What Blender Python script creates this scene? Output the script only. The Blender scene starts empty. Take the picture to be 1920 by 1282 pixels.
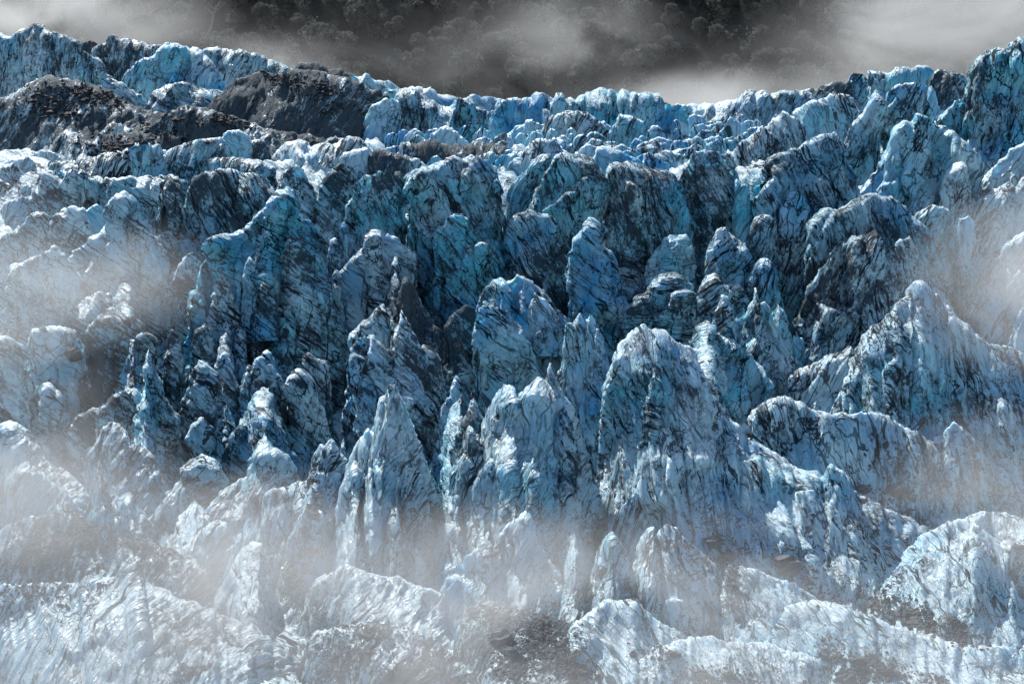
import bpy, math, random
import numpy as np
from mathutils import Vector, Matrix
from mathutils.bvhtree import BVHTree

# ------------------------------------------------------------------ camera, world, sun, exposure
scene = bpy.context.scene
C = scene.collection
F_PX = 3583.0                                   # focal length in pixels of the 1920 wide photograph
cam_data = bpy.data.cameras.new('camera')
cam_data.sensor_width = 36.0
cam_data.lens = 36.0 * F_PX / 1920.0
cam_data.clip_start = 1.0
cam_data.clip_end = 5000.0
cam = bpy.data.objects.new('camera', cam_data)
C.objects.link(cam)
cam.location = (0, 0, 0)
cam.rotation_euler = (math.radians(90), 0, 0)
scene.camera = cam

SUN_EL, SUN_AZ = 54.0, -30.0                    # degrees; azimuth from +Y (behind the icefall), negative = left
world = bpy.data.worlds.new('World')
scene.world = world
world.use_nodes = True
wn = world.node_tree
bg = wn.nodes['Background']
sky = wn.nodes.new('ShaderNodeTexSky')
sky.sky_type = 'NISHITA'
sky.sun_disc = False
sky.sun_elevation = math.radians(SUN_EL)
sky.sun_rotation = math.radians(SUN_AZ)
sky.air_density = 1.0
sky.dust_density = 0.6
wn.links.new(sky.outputs[0], bg.inputs['Color'])
bg.inputs['Strength'].default_value = 0.09

sun_data = bpy.data.lights.new('sun', 'SUN')
sun_data.energy = 4.2
sun_data.angle = math.radians(0.6)
sun_data.color = (1.0, 0.965, 0.91)
sun = bpy.data.objects.new('sun', sun_data)
C.objects.link(sun)
az, el = math.radians(SUN_AZ), math.radians(SUN_EL)
to_sun = Vector((math.sin(az) * math.cos(el), math.cos(az) * math.cos(el), math.sin(el)))
sun.rotation_euler = to_sun.to_track_quat('Z', 'Y').to_euler()
sun.location = (0, 400, 300)

scene.view_settings.view_transform = 'Standard'
scene.view_settings.look = 'None'
scene.view_settings.gamma = 1.0
scene.view_settings.use_curve_mapping = False
scene.view_settings.exposure = 0.80
scene.render.engine = 'CYCLES'
cy = scene.cycles
cy.max_bounces = 5
cy.diffuse_bounces = 3
cy.glossy_bounces = 2
cy.transmission_bounces = 2
cy.volume_bounces = 0
cy.transparent_max_bounces = 6
cy.use_denoising = True
cy.sample_clamp_indirect = 4.0
cy.volume_step_rate = 1.0
cy.volume_max_steps = 64

# ------------------------------------------------------------------ numpy noise
_rs = np.random.RandomState(11)
_perm = _rs.permutation(4096).astype(np.int32)
_grad = _rs.normal(size=(4096, 3)).astype(np.float32)
_grad /= np.linalg.norm(_grad, axis=1)[:, None]

def perlin(p):
    p = p.astype(np.float32)
    i = np.floor(p).astype(np.int32)
    f = p - i
    w = f * f * f * (f * (f * 6 - 15) + 10)
    out = np.zeros(len(p), np.float32)
    ix, iy, iz = i[:, 0] & 4095, i[:, 1] & 4095, i[:, 2] & 4095
    for dx in (0, 1):
        hx = _perm[(ix + dx) & 4095]
        wx = w[:, 0] if dx else 1 - w[:, 0]
        for dy in (0, 1):
            hy = _perm[(hx + iy + dy) & 4095]
            wy = w[:, 1] if dy else 1 - w[:, 1]
            for dz in (0, 1):
                g = _grad[_perm[(hy + iz + dz) & 4095]]
                wz = w[:, 2] if dz else 1 - w[:, 2]
                out += wx * wy * wz * (g[:, 0] * (f[:, 0] - dx) + g[:, 1] * (f[:, 1] - dy) + g[:, 2] * (f[:, 2] - dz))
    return out * 1.5

def fbm(p, octaves=4, gain=0.5):
    a, s, out = 1.0, 1.0, 0.0
    for k in range(octaves):
        out = out + a * perlin(p * s + 17.3 * k)
        a *= gain; s *= 2.07
    return out

def billow(p, octaves=3, gain=0.5):
    a, s, out = 1.0, 1.0, 0.0
    for k in range(octaves):
        out = out + a * (np.abs(perlin(p * s + 31.7 * k)) * 2 - 0.45)
        a *= gain; s *= 2.03
    return out

def noise1(x, seed):
    p = np.stack([np.asarray(x, float), np.full(len(x), seed * 3.7), np.full(len(x), 0.37)], 1)
    return perlin(p)

# ------------------------------------------------------------------ where the ground lies
_PY = np.array([150, 185, 215, 250, 290, 330, 430, 500, 600, 700, 830, 950, 1100, 1282, 1400], float)
_PD = np.array([660, 565, 490, 430, 392, 376, 363, 354, 342, 330, 314, 294, 259, 222, 205], float)
def depth_at(py):
    return float(np.interp(py, _PY, _PD))
def world_at(px, py, d):
    return ((px - 960) / F_PX * d, d, (641 - py) / F_PX * d)
_TY = np.concatenate([[-400, 100], _PD[::-1], [740, 790, 1700]])
_TZ = np.concatenate([[-62, -50], ((641 - _PY) / F_PX * _PD)[::-1], [62, 58, 58]])
def ground_z(x, y):
    """Height of the glacier bed and the valley: the seracs stand on it."""
    z = np.interp(y, _TY, _TZ)
    side = np.clip((np.abs(x) - 75) / 90, 0, 1) ** 1.5
    z = z + side * 6 * np.clip((np.asarray(y) - 300) / 150, 0, 1) * np.clip((720 - np.asarray(y)) / 100, 0, 1)
    return z

# ------------------------------------------------------------------ object helpers
def tag(o, label=None, cat=None, group=None, kind=None):
    if label: o['label'] = label
    if cat: o['category'] = cat
    if group: o['group'] = group
    if kind: o['kind'] = kind
    return o

def mesh_obj(name, co, faces, mat, parent=None, smooth=True, attrs=None):
    me = bpy.data.meshes.new(name)
    co = np.asarray(co, np.float32)
    faces = np.asarray(faces, np.int32)
    k = faces.shape[1]
    me.vertices.add(len(co)); me.vertices.foreach_set('co', co.ravel())
    me.loops.add(faces.size); me.loops.foreach_set('vertex_index', faces.ravel())
    me.polygons.add(len(faces))
    me.polygons.foreach_set('loop_start', np.arange(0, faces.size, k, dtype=np.int32))
    me.polygons.foreach_set('use_smooth', np.full(len(faces), smooth))
    for n, v in (attrs or {}).items():
        v = np.asarray(v, np.float32)
        if v.ndim == 2:
            a = me.attributes.new(n, 'FLOAT_VECTOR', 'POINT'); a.data.foreach_set('vector', v.ravel())
        else:
            a = me.attributes.new(n, 'FLOAT', 'POINT'); a.data.foreach_set('value', v)
    me.update(calc_edges=True)
    me.materials.append(mat)
    o = bpy.data.objects.new(name, me)
    o.parent = parent
    C.objects.link(o)
    return o

def grid_faces(nu, nv, off=0):
    i = np.arange(nu - 1)[:, None] * nv + np.arange(nv - 1)[None, :]
    i = i.ravel() + off
    return np.stack([i, i + nv, i + nv + 1, i + 1], 1)

# ------------------------------------------------------------------ materials
class N:
    """Small helper that writes shader nodes."""
    def __init__(self, name):
        self.m = bpy.data.materials.new(name); self.m.use_nodes = True
        self.t = self.m.node_tree; self.t.nodes.clear()
    def node(self, kind, **kw):
        n = self.t.nodes.new(kind)
        for k, v in kw.items(): setattr(n, k, v)
        return n
    def put(self, sock, v):
        if isinstance(v, bpy.types.NodeSocket): self.t.links.new(v, sock)
        elif v is not None:
            sock.default_value = v
    def math(self, op, a, b=None, c=None, clamp=False):
        n = self.node('ShaderNodeMath', operation=op, use_clamp=clamp)
        for s, v in zip(n.inputs, (a, b, c)): self.put(s, v)
        return n.outputs[0]
    def vmath(self, op, a, b=None):
        n = self.node('ShaderNodeVectorMath', operation=op)
        self.put(n.inputs[0], a); self.put(n.inputs[1], b)
        return n.outputs[0]
    def noise(self, vec, scale=1.0, detail=3.0, rough=0.5, dist=0.0, out=0):
        n = self.node('ShaderNodeTexNoise')
        self.put(n.inputs['Vector'], vec); self.put(n.inputs['Scale'], scale)
        self.put(n.inputs['Detail'], detail); self.put(n.inputs['Roughness'], rough); self.put(n.inputs['Distortion'], dist)
        return n.outputs[out]
    def map(self, v, a, b, c=0.0, d=1.0, smooth=False):
        n = self.node('ShaderNodeMapRange')
        if smooth: n.interpolation_type = 'SMOOTHSTEP'
        for s, x in zip(n.inputs, (v, a, b, c, d)): self.put(s, x)
        return n.outputs[0]
    def mix(self, f, a, b):
        n = self.node('ShaderNodeMix', data_type='RGBA')
        self.put(n.inputs[0], f)
        self.put(n.inputs[6], a if isinstance(a, bpy.types.NodeSocket) else (*a, 1)); self.put(n.inputs[7], b if isinstance(b, bpy.types.NodeSocket) else (*b, 1))
        return n.outputs[2]
    def attr(self, name, out='Fac'):
        return self.node('ShaderNodeAttribute', attribute_name=name).outputs[out]
    def bump(self, h, strength, dist, normal=None):
        n = self.node('ShaderNodeBump')
        self.put(n.inputs['Height'], h); self.put(n.inputs['Strength'], strength); self.put(n.inputs['Distance'], dist); self.put(n.inputs['Normal'], normal)
        return n.outputs[0]
    def out(self, shader, volume=False):
        o = self.node('ShaderNodeOutputMaterial')
        self.t.links.new(shader, o.inputs['Volume' if volume else 'Surface'])
        return self.m
    def bsdf(self, color, rough, normal=None, spec=0.5):
        n = self.node('ShaderNodeBsdfPrincipled')
        self.put(n.inputs['Base Color'], color if isinstance(color, bpy.types.NodeSocket) else (*color, 1))
        self.put(n.inputs['Roughness'], rough); self.put(n.inputs['Normal'], normal); self.put(n.inputs['Specular IOR Level'], spec)
        return n.outputs[0]

def ice_material():
    k = N('glacier_ice')
    S = k.attr('strata', 'Vector')              # x across the layers, y along them, z through the ice, in metres
    mud = k.attr('mud'); blue = k.attr('blueness')
    P = k.node('ShaderNodeNewGeometry').outputs['Position']
    warp = k.vmath('SUBTRACT', k.noise(P, 0.16, 3.0, 0.55, 0.0, 1), (0.5, 0.5, 0.5))
    wv = k.vmath('MULTIPLY', warp, (2.4, 2.4, 2.4))
    W = k.vmath('ADD', S, wv)
    # dirty bands lying along the layers
    band = k.noise(k.vmath('MULTIPLY', W, (0.36, 0.07, 0.16)), 1.0, 5.0, 0.6)
    fine = k.noise(k.vmath('MULTIPLY', W, (1.9, 0.28, 0.8)), 1.0, 6.0, 0.66)
    blotch = k.noise(P, 0.26, 7.0, 0.62, 0.5)
    grit = k.noise(P, 1.7, 5.0, 0.7)
    mix3 = k.math('ADD', k.math('MULTIPLY', band, 0.30), k.math('ADD', k.math('MULTIPLY', k.math('ADD', fine, k.math('MULTIPLY', k.math('SUBTRACT', grit, 0.5), 0.7)), 0.36), k.math('MULTIPLY', blotch, 0.34)))
    thr = k.map(mud, 0.0, 1.0, 0.345, 0.60)
    lo = k.math('SUBTRACT', thr, 0.034); hi = k.math('ADD', thr, 0.034)
    dirt = k.math('SUBTRACT', 1.0, k.map(mix3, lo, hi, 0.0, 1.0, True))
    # dark threads of grit, thick in places and breaking off in others
    def thread(v, w, detail=3.0, dist=0.0, brk=0.4):
        t = k.noise(v, 1.0, detail, 0.55, dist)
        wid = k.map(k.noise(k.vmath('MULTIPLY', v, (0.6, 1.3, 0.8)), 1.0, 2.0, 0.5), brk, 0.68, w * 0.06, w)
        r = k.math('DIVIDE', k.math('ABSOLUTE', k.math('SUBTRACT', t, 0.5)), wid)
        return k.map(r, 0.55, 1.25, 1.0, 0.0, True)
    th1 = thread(k.vmath('MULTIPLY', W, (0.42, 0.04, 0.12)), 0.028)
    th2 = thread(k.vmath('ADD', k.vmath('MULTIPLY', P, (0.17, 0.17, 0.12)), (7, 3, 1)), 0.020, 4.0, 0.5)
    th3 = thread(k.vmath('MULTIPLY', W, (1.7, 0.08, 0.3)), 0.046, 2.0, 0.0, 0.43)
    th4 = thread(k.vmath('ADD', k.vmath('MULTIPLY', P, (0.45, 0.45, 0.24)), (3, 9, 1)), 0.035, 3.0, 0.5, 0.45)
    zone = k.map(k.noise(P, 0.13, 4.0, 0.6, 0.4), 0.40, 0.58, 0.15, 1.0)
    th3 = k.math('MULTIPLY', th3, zone)
    threads = k.math('MAXIMUM', k.math('MAXIMUM', th1, k.math('MULTIPLY', th2, 0.95)), k.math('MAXIMUM', k.math('MULTIPLY', th3, 0.75), k.math('MULTIPLY', th4, 0.7)))
    threads = k.math('MULTIPLY', threads, k.map(mud, 0.0, 0.35, 0.3, 0.95))
    soil = k.math('MAXIMUM', k.math('MULTIPLY', dirt, 0.82), threads)
    # the ice itself: old white ice, dense blue ice, frosting plus painted rim light where it faces up
    bn = k.noise(P, 0.10, 4.0, 0.55)
    bfac = k.math('ADD', k.map(bn, 0.38, 0.66, -0.30, 0.45), blue, clamp=True)
    hue = k.noise(P, 0.06, 2.0, 0.5)
    deep = k.mix(k.map(hue, 0.42, 0.58), (0.036, 0.34, 0.63), (0.095, 0.53, 0.70))
    ice = k.mix(bfac, (0.57, 0.755, 0.83), deep)
    sp = k.noise(P, 0.9, 4.0, 0.6)
    ice = k.mix(k.map(sp, 0.50, 0.72, 0.0, 0.45), ice, (0.27, 0.50, 0.62))
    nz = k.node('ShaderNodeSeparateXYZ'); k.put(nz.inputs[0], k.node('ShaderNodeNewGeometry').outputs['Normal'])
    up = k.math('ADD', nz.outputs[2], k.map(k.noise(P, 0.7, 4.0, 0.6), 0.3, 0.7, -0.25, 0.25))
    crust_rim_light = k.map(up, 0.60, 0.95, 0.0, 0.6, True)  # frost on flat ice, whitened further to paint brighter rims
    ice = k.mix(crust_rim_light, ice, (0.72, 0.85, 0.88))
    soilc = k.mix(k.map(k.noise(P, 3.0, 3.0, 0.6), 0.35, 0.7), (0.004, 0.006, 0.012), (0.016, 0.021, 0.032))
    film = k.map(mix3, k.math('SUBTRACT', thr, 0.03), k.math('ADD', thr, 0.13), 0.58, 0.0, True)
    ice = k.mix(k.math('MULTIPLY', film, k.map(mud, 0.0, 0.35, 0.15, 1.0)), ice, (0.10, 0.17, 0.22))
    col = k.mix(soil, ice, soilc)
    # relief
    f1 = k.noise(k.vmath('MULTIPLY', W, (1.6, 0.16, 0.6)), 1.0, 5.0, 0.6)
    f1 = k.math('ABSOLUTE', k.math('SUBTRACT', f1, 0.5))
    f2 = k.noise(P, 1.8, 5.0, 0.6)
    gb = k.math('MULTIPLY', k.math('MULTIPLY', grit, soil), 0.9)
    h = k.math('ADD', k.math('ADD', k.math('MULTIPLY', f1, 2.4), gb), k.math('ADD', k.math('MULTIPLY', f2, 0.22), k.math('MULTIPLY', soil, -0.6)))
    nrm = k.bump(h, 0.9, 0.55)
    rough = k.map(k.noise(P, 1.1, 2.0, 0.5), 0.3, 0.7, 0.30, 0.52)
    rough = k.math('ADD', rough, k.math('MULTIPLY', soil, 0.4))
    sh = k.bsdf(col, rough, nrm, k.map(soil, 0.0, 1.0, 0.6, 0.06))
    pn = sh.node
    k.put(pn.inputs['Subsurface Weight'], k.map(soil, 0.0, 0.6, 0.35, 0.0))
    pn.inputs['Subsurface Radius'].default_value = (0.25, 0.9, 1.5)
    pn.inputs['Subsurface Scale'].default_value = 0.9
    return k.out(sh)

def rock_material(name='schist_rock', a=(0.030, 0.034, 0.042), b=(0.11, 0.12, 0.135)):
    k = N(name)
    P = k.node('ShaderNodeNewGeometry').outputs['Position']
    n = k.noise(P, 0.9, 6.0, 0.65); n2 = k.noise(P, 0.25, 2.0, 0.5)
    c = k.mix(k.map(n, 0.35, 0.7), a, b)
    c = k.mix(k.map(n2, 0.6, 0.8, 0.0, 0.2), c, (0.12, 0.105, 0.095))
    return k.out(k.bsdf(c, 0.8, k.bump(n, 0.8, 0.3), 0.3))

def forest_material(name, a, b, rough=0.65, spec=0.3, thin=0.0):
    k = N(name)
    P = k.node('ShaderNodeNewGeometry').outputs['Position']
    n = k.noise(P, 0.5, 3.0, 0.6)
    col = k.mix(k.map(n, 0.35, 0.65), a, b)
    sh = k.bsdf(col, rough, None, spec)
    if thin:                                     # leaves let some light through
        tr = k.node('ShaderNodeBsdfTranslucent'); k.put(tr.inputs['Color'], col)
        ms = k.node('ShaderNodeMixShader'); ms.inputs[0].default_value = thin
        k.put(ms.inputs[1], sh); k.put(ms.inputs[2], tr.outputs[0]); sh = ms.outputs[0]
    return k.out(sh)

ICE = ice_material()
ROCK = rock_material()
DARK_ROCK = rock_material('dark_moraine_rock', (0.008, 0.011, 0.018), (0.035, 0.040, 0.052))
LEAF = forest_material('tree_leaves', (0.06, 0.066, 0.06), (0.16, 0.165, 0.15), 0.9, 0.05, 0.45)
BARK = forest_material('tree_bark', (0.05, 0.05, 0.048), (0.09, 0.09, 0.085), 0.9, 0.05)
FLOOR = forest_material('forest_floor', (0.012, 0.014, 0.014), (0.03, 0.032, 0.03), 1.0, 0.0)
# ------------------------------------------------------------------ glacier bed, valley, mountainside
def strata(co, ang):
    t = np.radians(ang)
    x, y, z = co[:, 0], co[:, 1], co[:, 2]
    along = x * np.cos(t) + z * np.sin(t) + 0.35 * y
    across = -x * np.sin(t) + z * np.cos(t) + 0.12 * y
    return np.stack([across, along, y * 0.8 + 0.3 * x], 1)

def layer_angle(x, y):
    """Direction of the layers in the ice: falling to the right on the left side, rising on the right."""
    return np.interp(x, [-95, -20, 10, 45, 90], [-33, -42, -60, 68, 55])

def ground_sheet():
    u = np.concatenate([np.linspace(-14, -1.3, 26)[:-1], np.linspace(-1.3, 1.3, 380), np.linspace(1.3, 14, 26)[1:]])
    y = np.concatenate([np.linspace(-300, 150, 20)[:-1], np.linspace(150, 420, 300)[:-1], np.linspace(420, 600, 110)[:-1], np.linspace(600, 860, 30)])
    Y, U = np.meshgrid(y, u, indexing='ij')
    X = U * (np.maximum(Y, 120) * 960 / F_PX)
    X, Y, U = X.ravel(), Y.ravel(), U.ravel()
    Z = ground_z(X, Y)
    inner = np.clip(1.6 - np.abs(U), 0, 1)
    p = np.stack([X, Y, Z], 1)
    rough = np.clip((Y - 290) / 60, 0.35, 1.0)
    Z = Z - 1.5 - 2.5 * np.clip((Y - 400) / 30, 0, 1) + inner * rough * (2.2 * billow(p / np.array([9, 13, 9]), 3) + 2.2 * fbm(p / 21, 2))
    Z += inner * 0.5 * billow(np.stack([X / 1.4 + Z * .5, Y / 7, Z / 3], 1), 3)
    Z -= np.clip((np.abs(U) - 1.6) / 3, 0, 1) * 6 + np.clip((Y - 520) / 40, 0, 1) * 14 * np.clip((735 - Y) / 60, 0, 1)
    co = np.stack([X, Y, Z], 1)
    mud = np.clip(0.38 + 0.5 * fbm(co / 30, 2), 0, 0.85) + np.clip((Y - 600) / 60, 0, 1) * .6
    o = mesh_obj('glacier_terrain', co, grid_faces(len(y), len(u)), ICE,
                 attrs={'strata': strata(co, -35 + 0 * X), 'mud': mud, 'blueness': np.full(len(co), 0.35)})
    tag(o, kind='structure')
    return o

MOUNT_Y, MOUNT_TAN = 742.0, 0.86
def mount_z(x, y):
    x = np.asarray(x, float); y = np.asarray(y, float)
    p = np.stack([x / 95, y / 160, 0 * x], -1).reshape(-1, 3)
    rel = (fbm(p, 3) * 17).reshape(x.shape)
    gully = -13 * np.exp(-((x + 42 - (y - 830) * .25) / 15) ** 2) - 10 * np.exp(-((x + 140) / 22) ** 2)
    return 52 + (y - MOUNT_Y) * MOUNT_TAN + (rel + gully) * np.clip((y - MOUNT_Y) / 40, 0, 1)

def mountain():
    x = np.linspace(-900, 900, 220); y = np.linspace(MOUNT_Y - 6, 1150, 90)
    Y, X = np.meshgrid(y, x, indexing='ij')
    X, Y = X.ravel(), Y.ravel()
    co = np.stack([X, Y, mount_z(X, Y)], 1)
    tag(mesh_obj('mountain_terrain', co, grid_faces(len(y), len(x)), FLOOR), kind='structure')

GROUND = ground_sheet()
mountain()

# ------------------------------------------------------------------ one block, pinnacle or ridge of ice
SP = 4.3                                        # spacing of the mesh in pixels of the photograph
ICE_OBJECTS = []
PLACES = []                                     # where each labelled piece stands
_count = [0]
def joined_bvh(objects, far):
    vs, fs, off = [], [], 0
    for o in objects:
        me = o.data
        v = np.empty(len(me.vertices) * 3, np.float32); me.vertices.foreach_get('co', v)
        v = v.reshape(-1, 3) + np.array(o.location)
        f = np.empty(len(me.loops), np.int32); me.loops.foreach_get('vertex_index', f)
        vs.append(v); fs.append(f.reshape(-1, 4) + off); off += len(v)
    V = np.concatenate(vs); Fc = np.concatenate(fs)
    return BVHTree.FromPolygons(V.tolist(), Fc[V[Fc[:, 0], 1] < far].tolist())
STANDING = []
def surface_depth(peak, foot):
    if not STANDING: STANDING.append(joined_bvh(ICE_OBJECTS, 460))
    out = []
    for x, y in ((peak[0], peak[1] + 14), (peak[0], peak[1] * .4 + foot * .6), (peak[0], foot)):
        h = STANDING[0].ray_cast(Vector((0, 0, 0)), Vector(((x - 960) / F_PX, 1, (641 - y) / F_PX)).normalized(), 900)[0]
        out.append(h.y if h is not None else depth_at(foot))
    top = min(out[0], out[1] + 6) - 1.5
    return top, min(out[2] + 0.3, top - 3)
def parent_depth(label, peak, foot):
    """Depth of a bigger ridge where a rib leaves it at the top and where the rib ends below."""
    if label == 'anything':
        return surface_depth(peak, foot)
    o = next(q for q in ICE_OBJECTS if q['label'] == label)
    v = np.empty(len(o.data.vertices) * 3, np.float32); o.data.vertices.foreach_get('co', v)
    v = v.reshape(-1, 3) + np.array(o.location)
    f = np.empty(len(o.data.loops), np.int32); o.data.loops.foreach_get('vertex_index', f)
    t = BVHTree.FromPolygons(v.tolist(), f.reshape(-1, 4).tolist())
    out = []
    for x, y in ((peak[0], peak[1] + 12), (peak[0], foot)):
        h = t.ray_cast(Vector((0, 0, 0)), Vector(((x - 960) / F_PX, 1, (641 - y) / F_PX)).normalized(), 900)[0]
        out.append(h.y if h is not None else None)
    top = out[0] or depth_at(foot)
    low = out[1] or top - 12
    return top + 1.0, min(low, top) - 4.5
def serac(name, label, cat, pts, foot, prof=0.7, mud=0.35, blue=0.2, ang=None, slope=72.0, group=None, on=None,
          back=1.0, sp=None, rough=1.0, mat=None, kind=None, jag=1.0):
    _count[0] += 1
    seed = _count[0]
    sp = sp or SP
    pts = np.array(pts, float)
    seg = np.hypot(*np.diff(pts, axis=0).T)
    s = np.concatenate([[0], np.cumsum(seg)])
    n = max(14, int(s[-1] / sp))
    t = np.linspace(0, s[-1], n)
    px = np.interp(t, s, pts[:, 0]); py = np.interp(t, s, pts[:, 1])
    tx, ty = np.gradient(px), np.gradient(py)
    ln = np.hypot(tx, ty) + 1e-6
    j = (noise1(t / 26, seed) * 4.0 + noise1(t / 9.5, seed + 50) * 3.2 + (np.abs(noise1(t / 4.5, seed + 90))) * 2.6) * jag
    j *= np.clip(np.minimum(t, s[-1] - t) / 15, 0, 1) * min(1.0, (pts[:, 0].max() - pts[:, 0].min()) / 60)
    px = px + ty / ln * j; py = py - tx / ln * j
    w_px = pts[:, 0].max() - pts[:, 0].min()
    top = py.min()
    dfoot = depth_at(foot)
    h = (foot - top) / F_PX * dfoot
    w = w_px / F_PX * dfoot
    front = max(0.30 * w if w_px < 260 else 0.2 * w, h / math.tan(math.radians(slope)))
    dc = dfoot + front
    if on:
        dc, dfoot_y = parent_depth(on, pts[np.argmin(pts[:, 1])], foot)
        front = max(3.0, dc - dfoot_y)
    bdepth = back * max(0.28 * w, 0.22 * h, 1.2)
    # crest line; it meanders in depth
    cd = dc + (noise1(t / (0.25 * w_px + 8), seed + 7) * 0.10 * min(w, 30))
    cx = (px - 960) / F_PX * dc; cz = (641 - py) / F_PX * dc
    # foot curves
    ux = np.maximum.accumulate(px); ux = (ux - ux[0]) / (ux[-1] - ux[0] + 1e-6)
    ua = t / t[-1]
    u = 0.55 * ux + 0.45 * ua
    xl, xr = cx[0], cx[-1]
    arc = np.sin(np.pi * np.clip(u, 0, 1)) ** (0.42 if slope > 78 else 0.52 if slope > 66 else 0.7)
    fy = dc - front * arc
    k = (641 - foot) / F_PX
    fpx = px[0] + (px[-1] - px[0]) * u
    fx = (fpx - 960) / F_PX * fy
    fz = np.minimum(k * fy, cz) - 2.5
    fz = np.minimum(fz, ground_z(fx, fy) - 0.5) if slope < 60 else fz
    by = dc + bdepth * arc
    bx = fx * by / fy
    bz = np.minimum(ground_z(bx, by) - 3.0, cz - 0.2)
    W0 = max(3.0, min(w, 34.0))
    nf = int(np.clip((foot - top) / sp * (0.92 if slope < 56 else 0.78), 10, 180))
    nb = int(np.clip(nf * 0.25, 5, 24))
    q = np.concatenate([np.linspace(1, 0, nf) ** (1.3 if slope > 70 else 1.12), -np.linspace(0, 1, nb + 1)[1:]])
    Q = q[None, :]
    f = np.where(Q > 0, Q, 0); b = np.where(Q < 0, -Q, 0)
    lip = np.clip(W0 * 0.10, 0.4, 2.4) * np.clip(0.75 + 0.9 * noise1(t / 30, seed + 33), 0.15, 1.7) * (1.0 if slope >= 66 else 0.45)
    lp = np.clip(lip / front, 0, 0.5)[:, None]
    fyf = np.power(f, prof) * (1 - lp) + lp * (1 - np.exp(-f * h / 0.55)); byf = np.power(b, 0.8)
    Yg = cd[:, None] + (fy - cd)[:, None] * fyf + (by - cd)[:, None] * byf
    Xg = cx[:, None] + (fx - cx)[:, None] * f + (bx - cx)[:, None] * b
    Zg = cz[:, None] + (fz - cz)[:, None] * f + (bz - cz)[:, None] * np.power(b, 1.25)
    co = np.stack([Xg, Yg, Zg], 2)
    # normals from the grid, pointing away from the inside
    du = np.gradient(co, axis=0); dv = np.gradient(co, axis=1)
    nr = np.cross(du, dv)
    nr /= np.linalg.norm(nr, axis=2)[..., None] + 1e-9
    mid = co.reshape(-1, 3).mean(0)
    if np.sum(nr[:, nf // 2] * (co[:, nf // 2] - mid)) < 0: nr = -nr
    P = co.reshape(-1, 3); NR = nr.reshape(-1, 3)
    W = max(3.0, min(w, 34.0))
    if ang is None: ang = float(layer_angle(cx.mean(), dc))
    sv = np.array([seed * 13.1, seed * 7.7, seed * 3.3])
    S = strata(P, ang)
    tm = np.repeat(t * dc / F_PX, len(q))
    if slope < 66:                               # grooves run down the slope and fan out from the crest
        sh = 0.55 if ang < 0 or cx.mean() < 5 else -0.35
        L = np.tile(np.abs(q), len(t)) * h / math.sin(math.radians(slope))
        S = np.stack([tm + sh * L + 2.0 * perlin(P / 14 + sv), L * 0.9 + 0.4 * tm, P[:, 1] * 0.4], 1)
    S0 = S
    pl = 1.3 if 44 < slope < 66 else 0.8
    K = dc / 345.0 if slope >= 66 else 0.6 * dc / 345.0                                # nearer ice shows finer relief
    dxy = np.stack([np.repeat(t * dc / F_PX, len(q)) / (min(W, 20) * 0.13 + 0.8), P[:, 2] / (W * 1.1), P[:, 1] / W], 1) + sv
    wob = np.stack([perlin(P / 5 + 40), perlin(P / 5 + 80), perlin(P / 5 + 120)], 1)
    big = fbm(P / (W * 0.45) + sv, 2) * W * 0.035
    rib = (0.5 - np.abs(perlin(dxy)) * 2) * W * 0.020 * pl + (0.5 - np.abs(perlin(dxy * np.array([2.3, 2, 2]) + 5)) * 2) * W * 0.010 * pl
    # broken facets: tilted planes that meet in edges and small steps
    rr = np.random.RandomState(seed)
    nfac = int(np.clip(w * h / 26, 6, 46))
    pick = P[rr.randint(0, len(P), nfac)]
    met = np.array([1.0, 1.0, 0.55])
    wp = (P + wob * 1.2) * met
    best = np.full(len(P), 1e9, np.float32); sec = best.copy(); arg = np.zeros(len(P), np.int32)
    for m_ in range(nfac):
        dd = np.linalg.norm(wp - pick[m_] * met, axis=1)
        nb_ = dd < best
        sec = np.where(nb_, best, np.minimum(sec, dd)); arg = np.where(nb_, m_, arg); best = np.where(nb_, dd, best)
    tilt = rr.normal(size=(nfac, 3)) * 0.24
    facet = np.clip(np.sum((P - pick[arg]) * tilt[arg], 1), -1.6, 1.6) + rr.normal(size=nfac)[arg] * 0.28
    fe = np.clip((sec - best) / 0.9, 0, 1)
    facet = facet * (0.25 + 0.75 * fe) - (1 - np.clip((sec - best) / 0.45, 0, 1)) * 0.35
    facet *= np.clip(W / 14, 0.3, 1.1) * (0.25 if slope < 50 else 0.5 if slope < 66 else 1.15)
    lump = billow((P + wob * 1.6) / (np.array([2.6, 2.6, 3.8]) * K) + sv, 3, 0.55) * (0.15 if slope > 50 else 0.08) * K
    lay = (np.abs(perlin((S + wob * np.array([.9, 2.5, 1])) / (np.array([1.7, 12.0, 6.0]) * K) + sv)) * 2 - 0.4) * (0.50 if slope > 50 else 0.75) * K
    lay2 = (np.abs(perlin((S + wob * np.array([.5, 1.5, 1])) / (np.array([0.75, 5.0, 3.0]) * max(K, 0.7)) + 9)) * 2 - 0.4) * 0.26 * K
    size = np.clip(W / 9.0, 0.3, 1.0)
    cleft = np.zeros(len(P))
    if W > 8 and slope > 50:
        for c_ in range(int(np.clip(tm[-1] / 9, 2, 14))):
            pos = tm[-1] * rr.uniform(.06, .94) + perlin(np.stack([P[:, 2] / 7 + c_ * 9.1, P[:, 1] / 9, 0 * P[:, 0]], 1)) * 2.6
            wd = rr.uniform(.22, .5)
            q1 = rr.uniform(0, .5); q2 = q1 + rr.uniform(.3, .8)
            along = np.tile(np.clip((q - q1) / .08, 0, 1) * np.clip((q2 - q) / .15, 0, 1), len(t))
            cleft -= np.exp(-((tm - pos) / wd) ** 2) * along * rr.uniform(.7, 2.2) * (1.0 if slope > 66 else 0.5)
    d = cleft + (big + rib + facet + (lump + lay + lay2) * size) * rough
    qq = np.tile(q, len(t))
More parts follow.
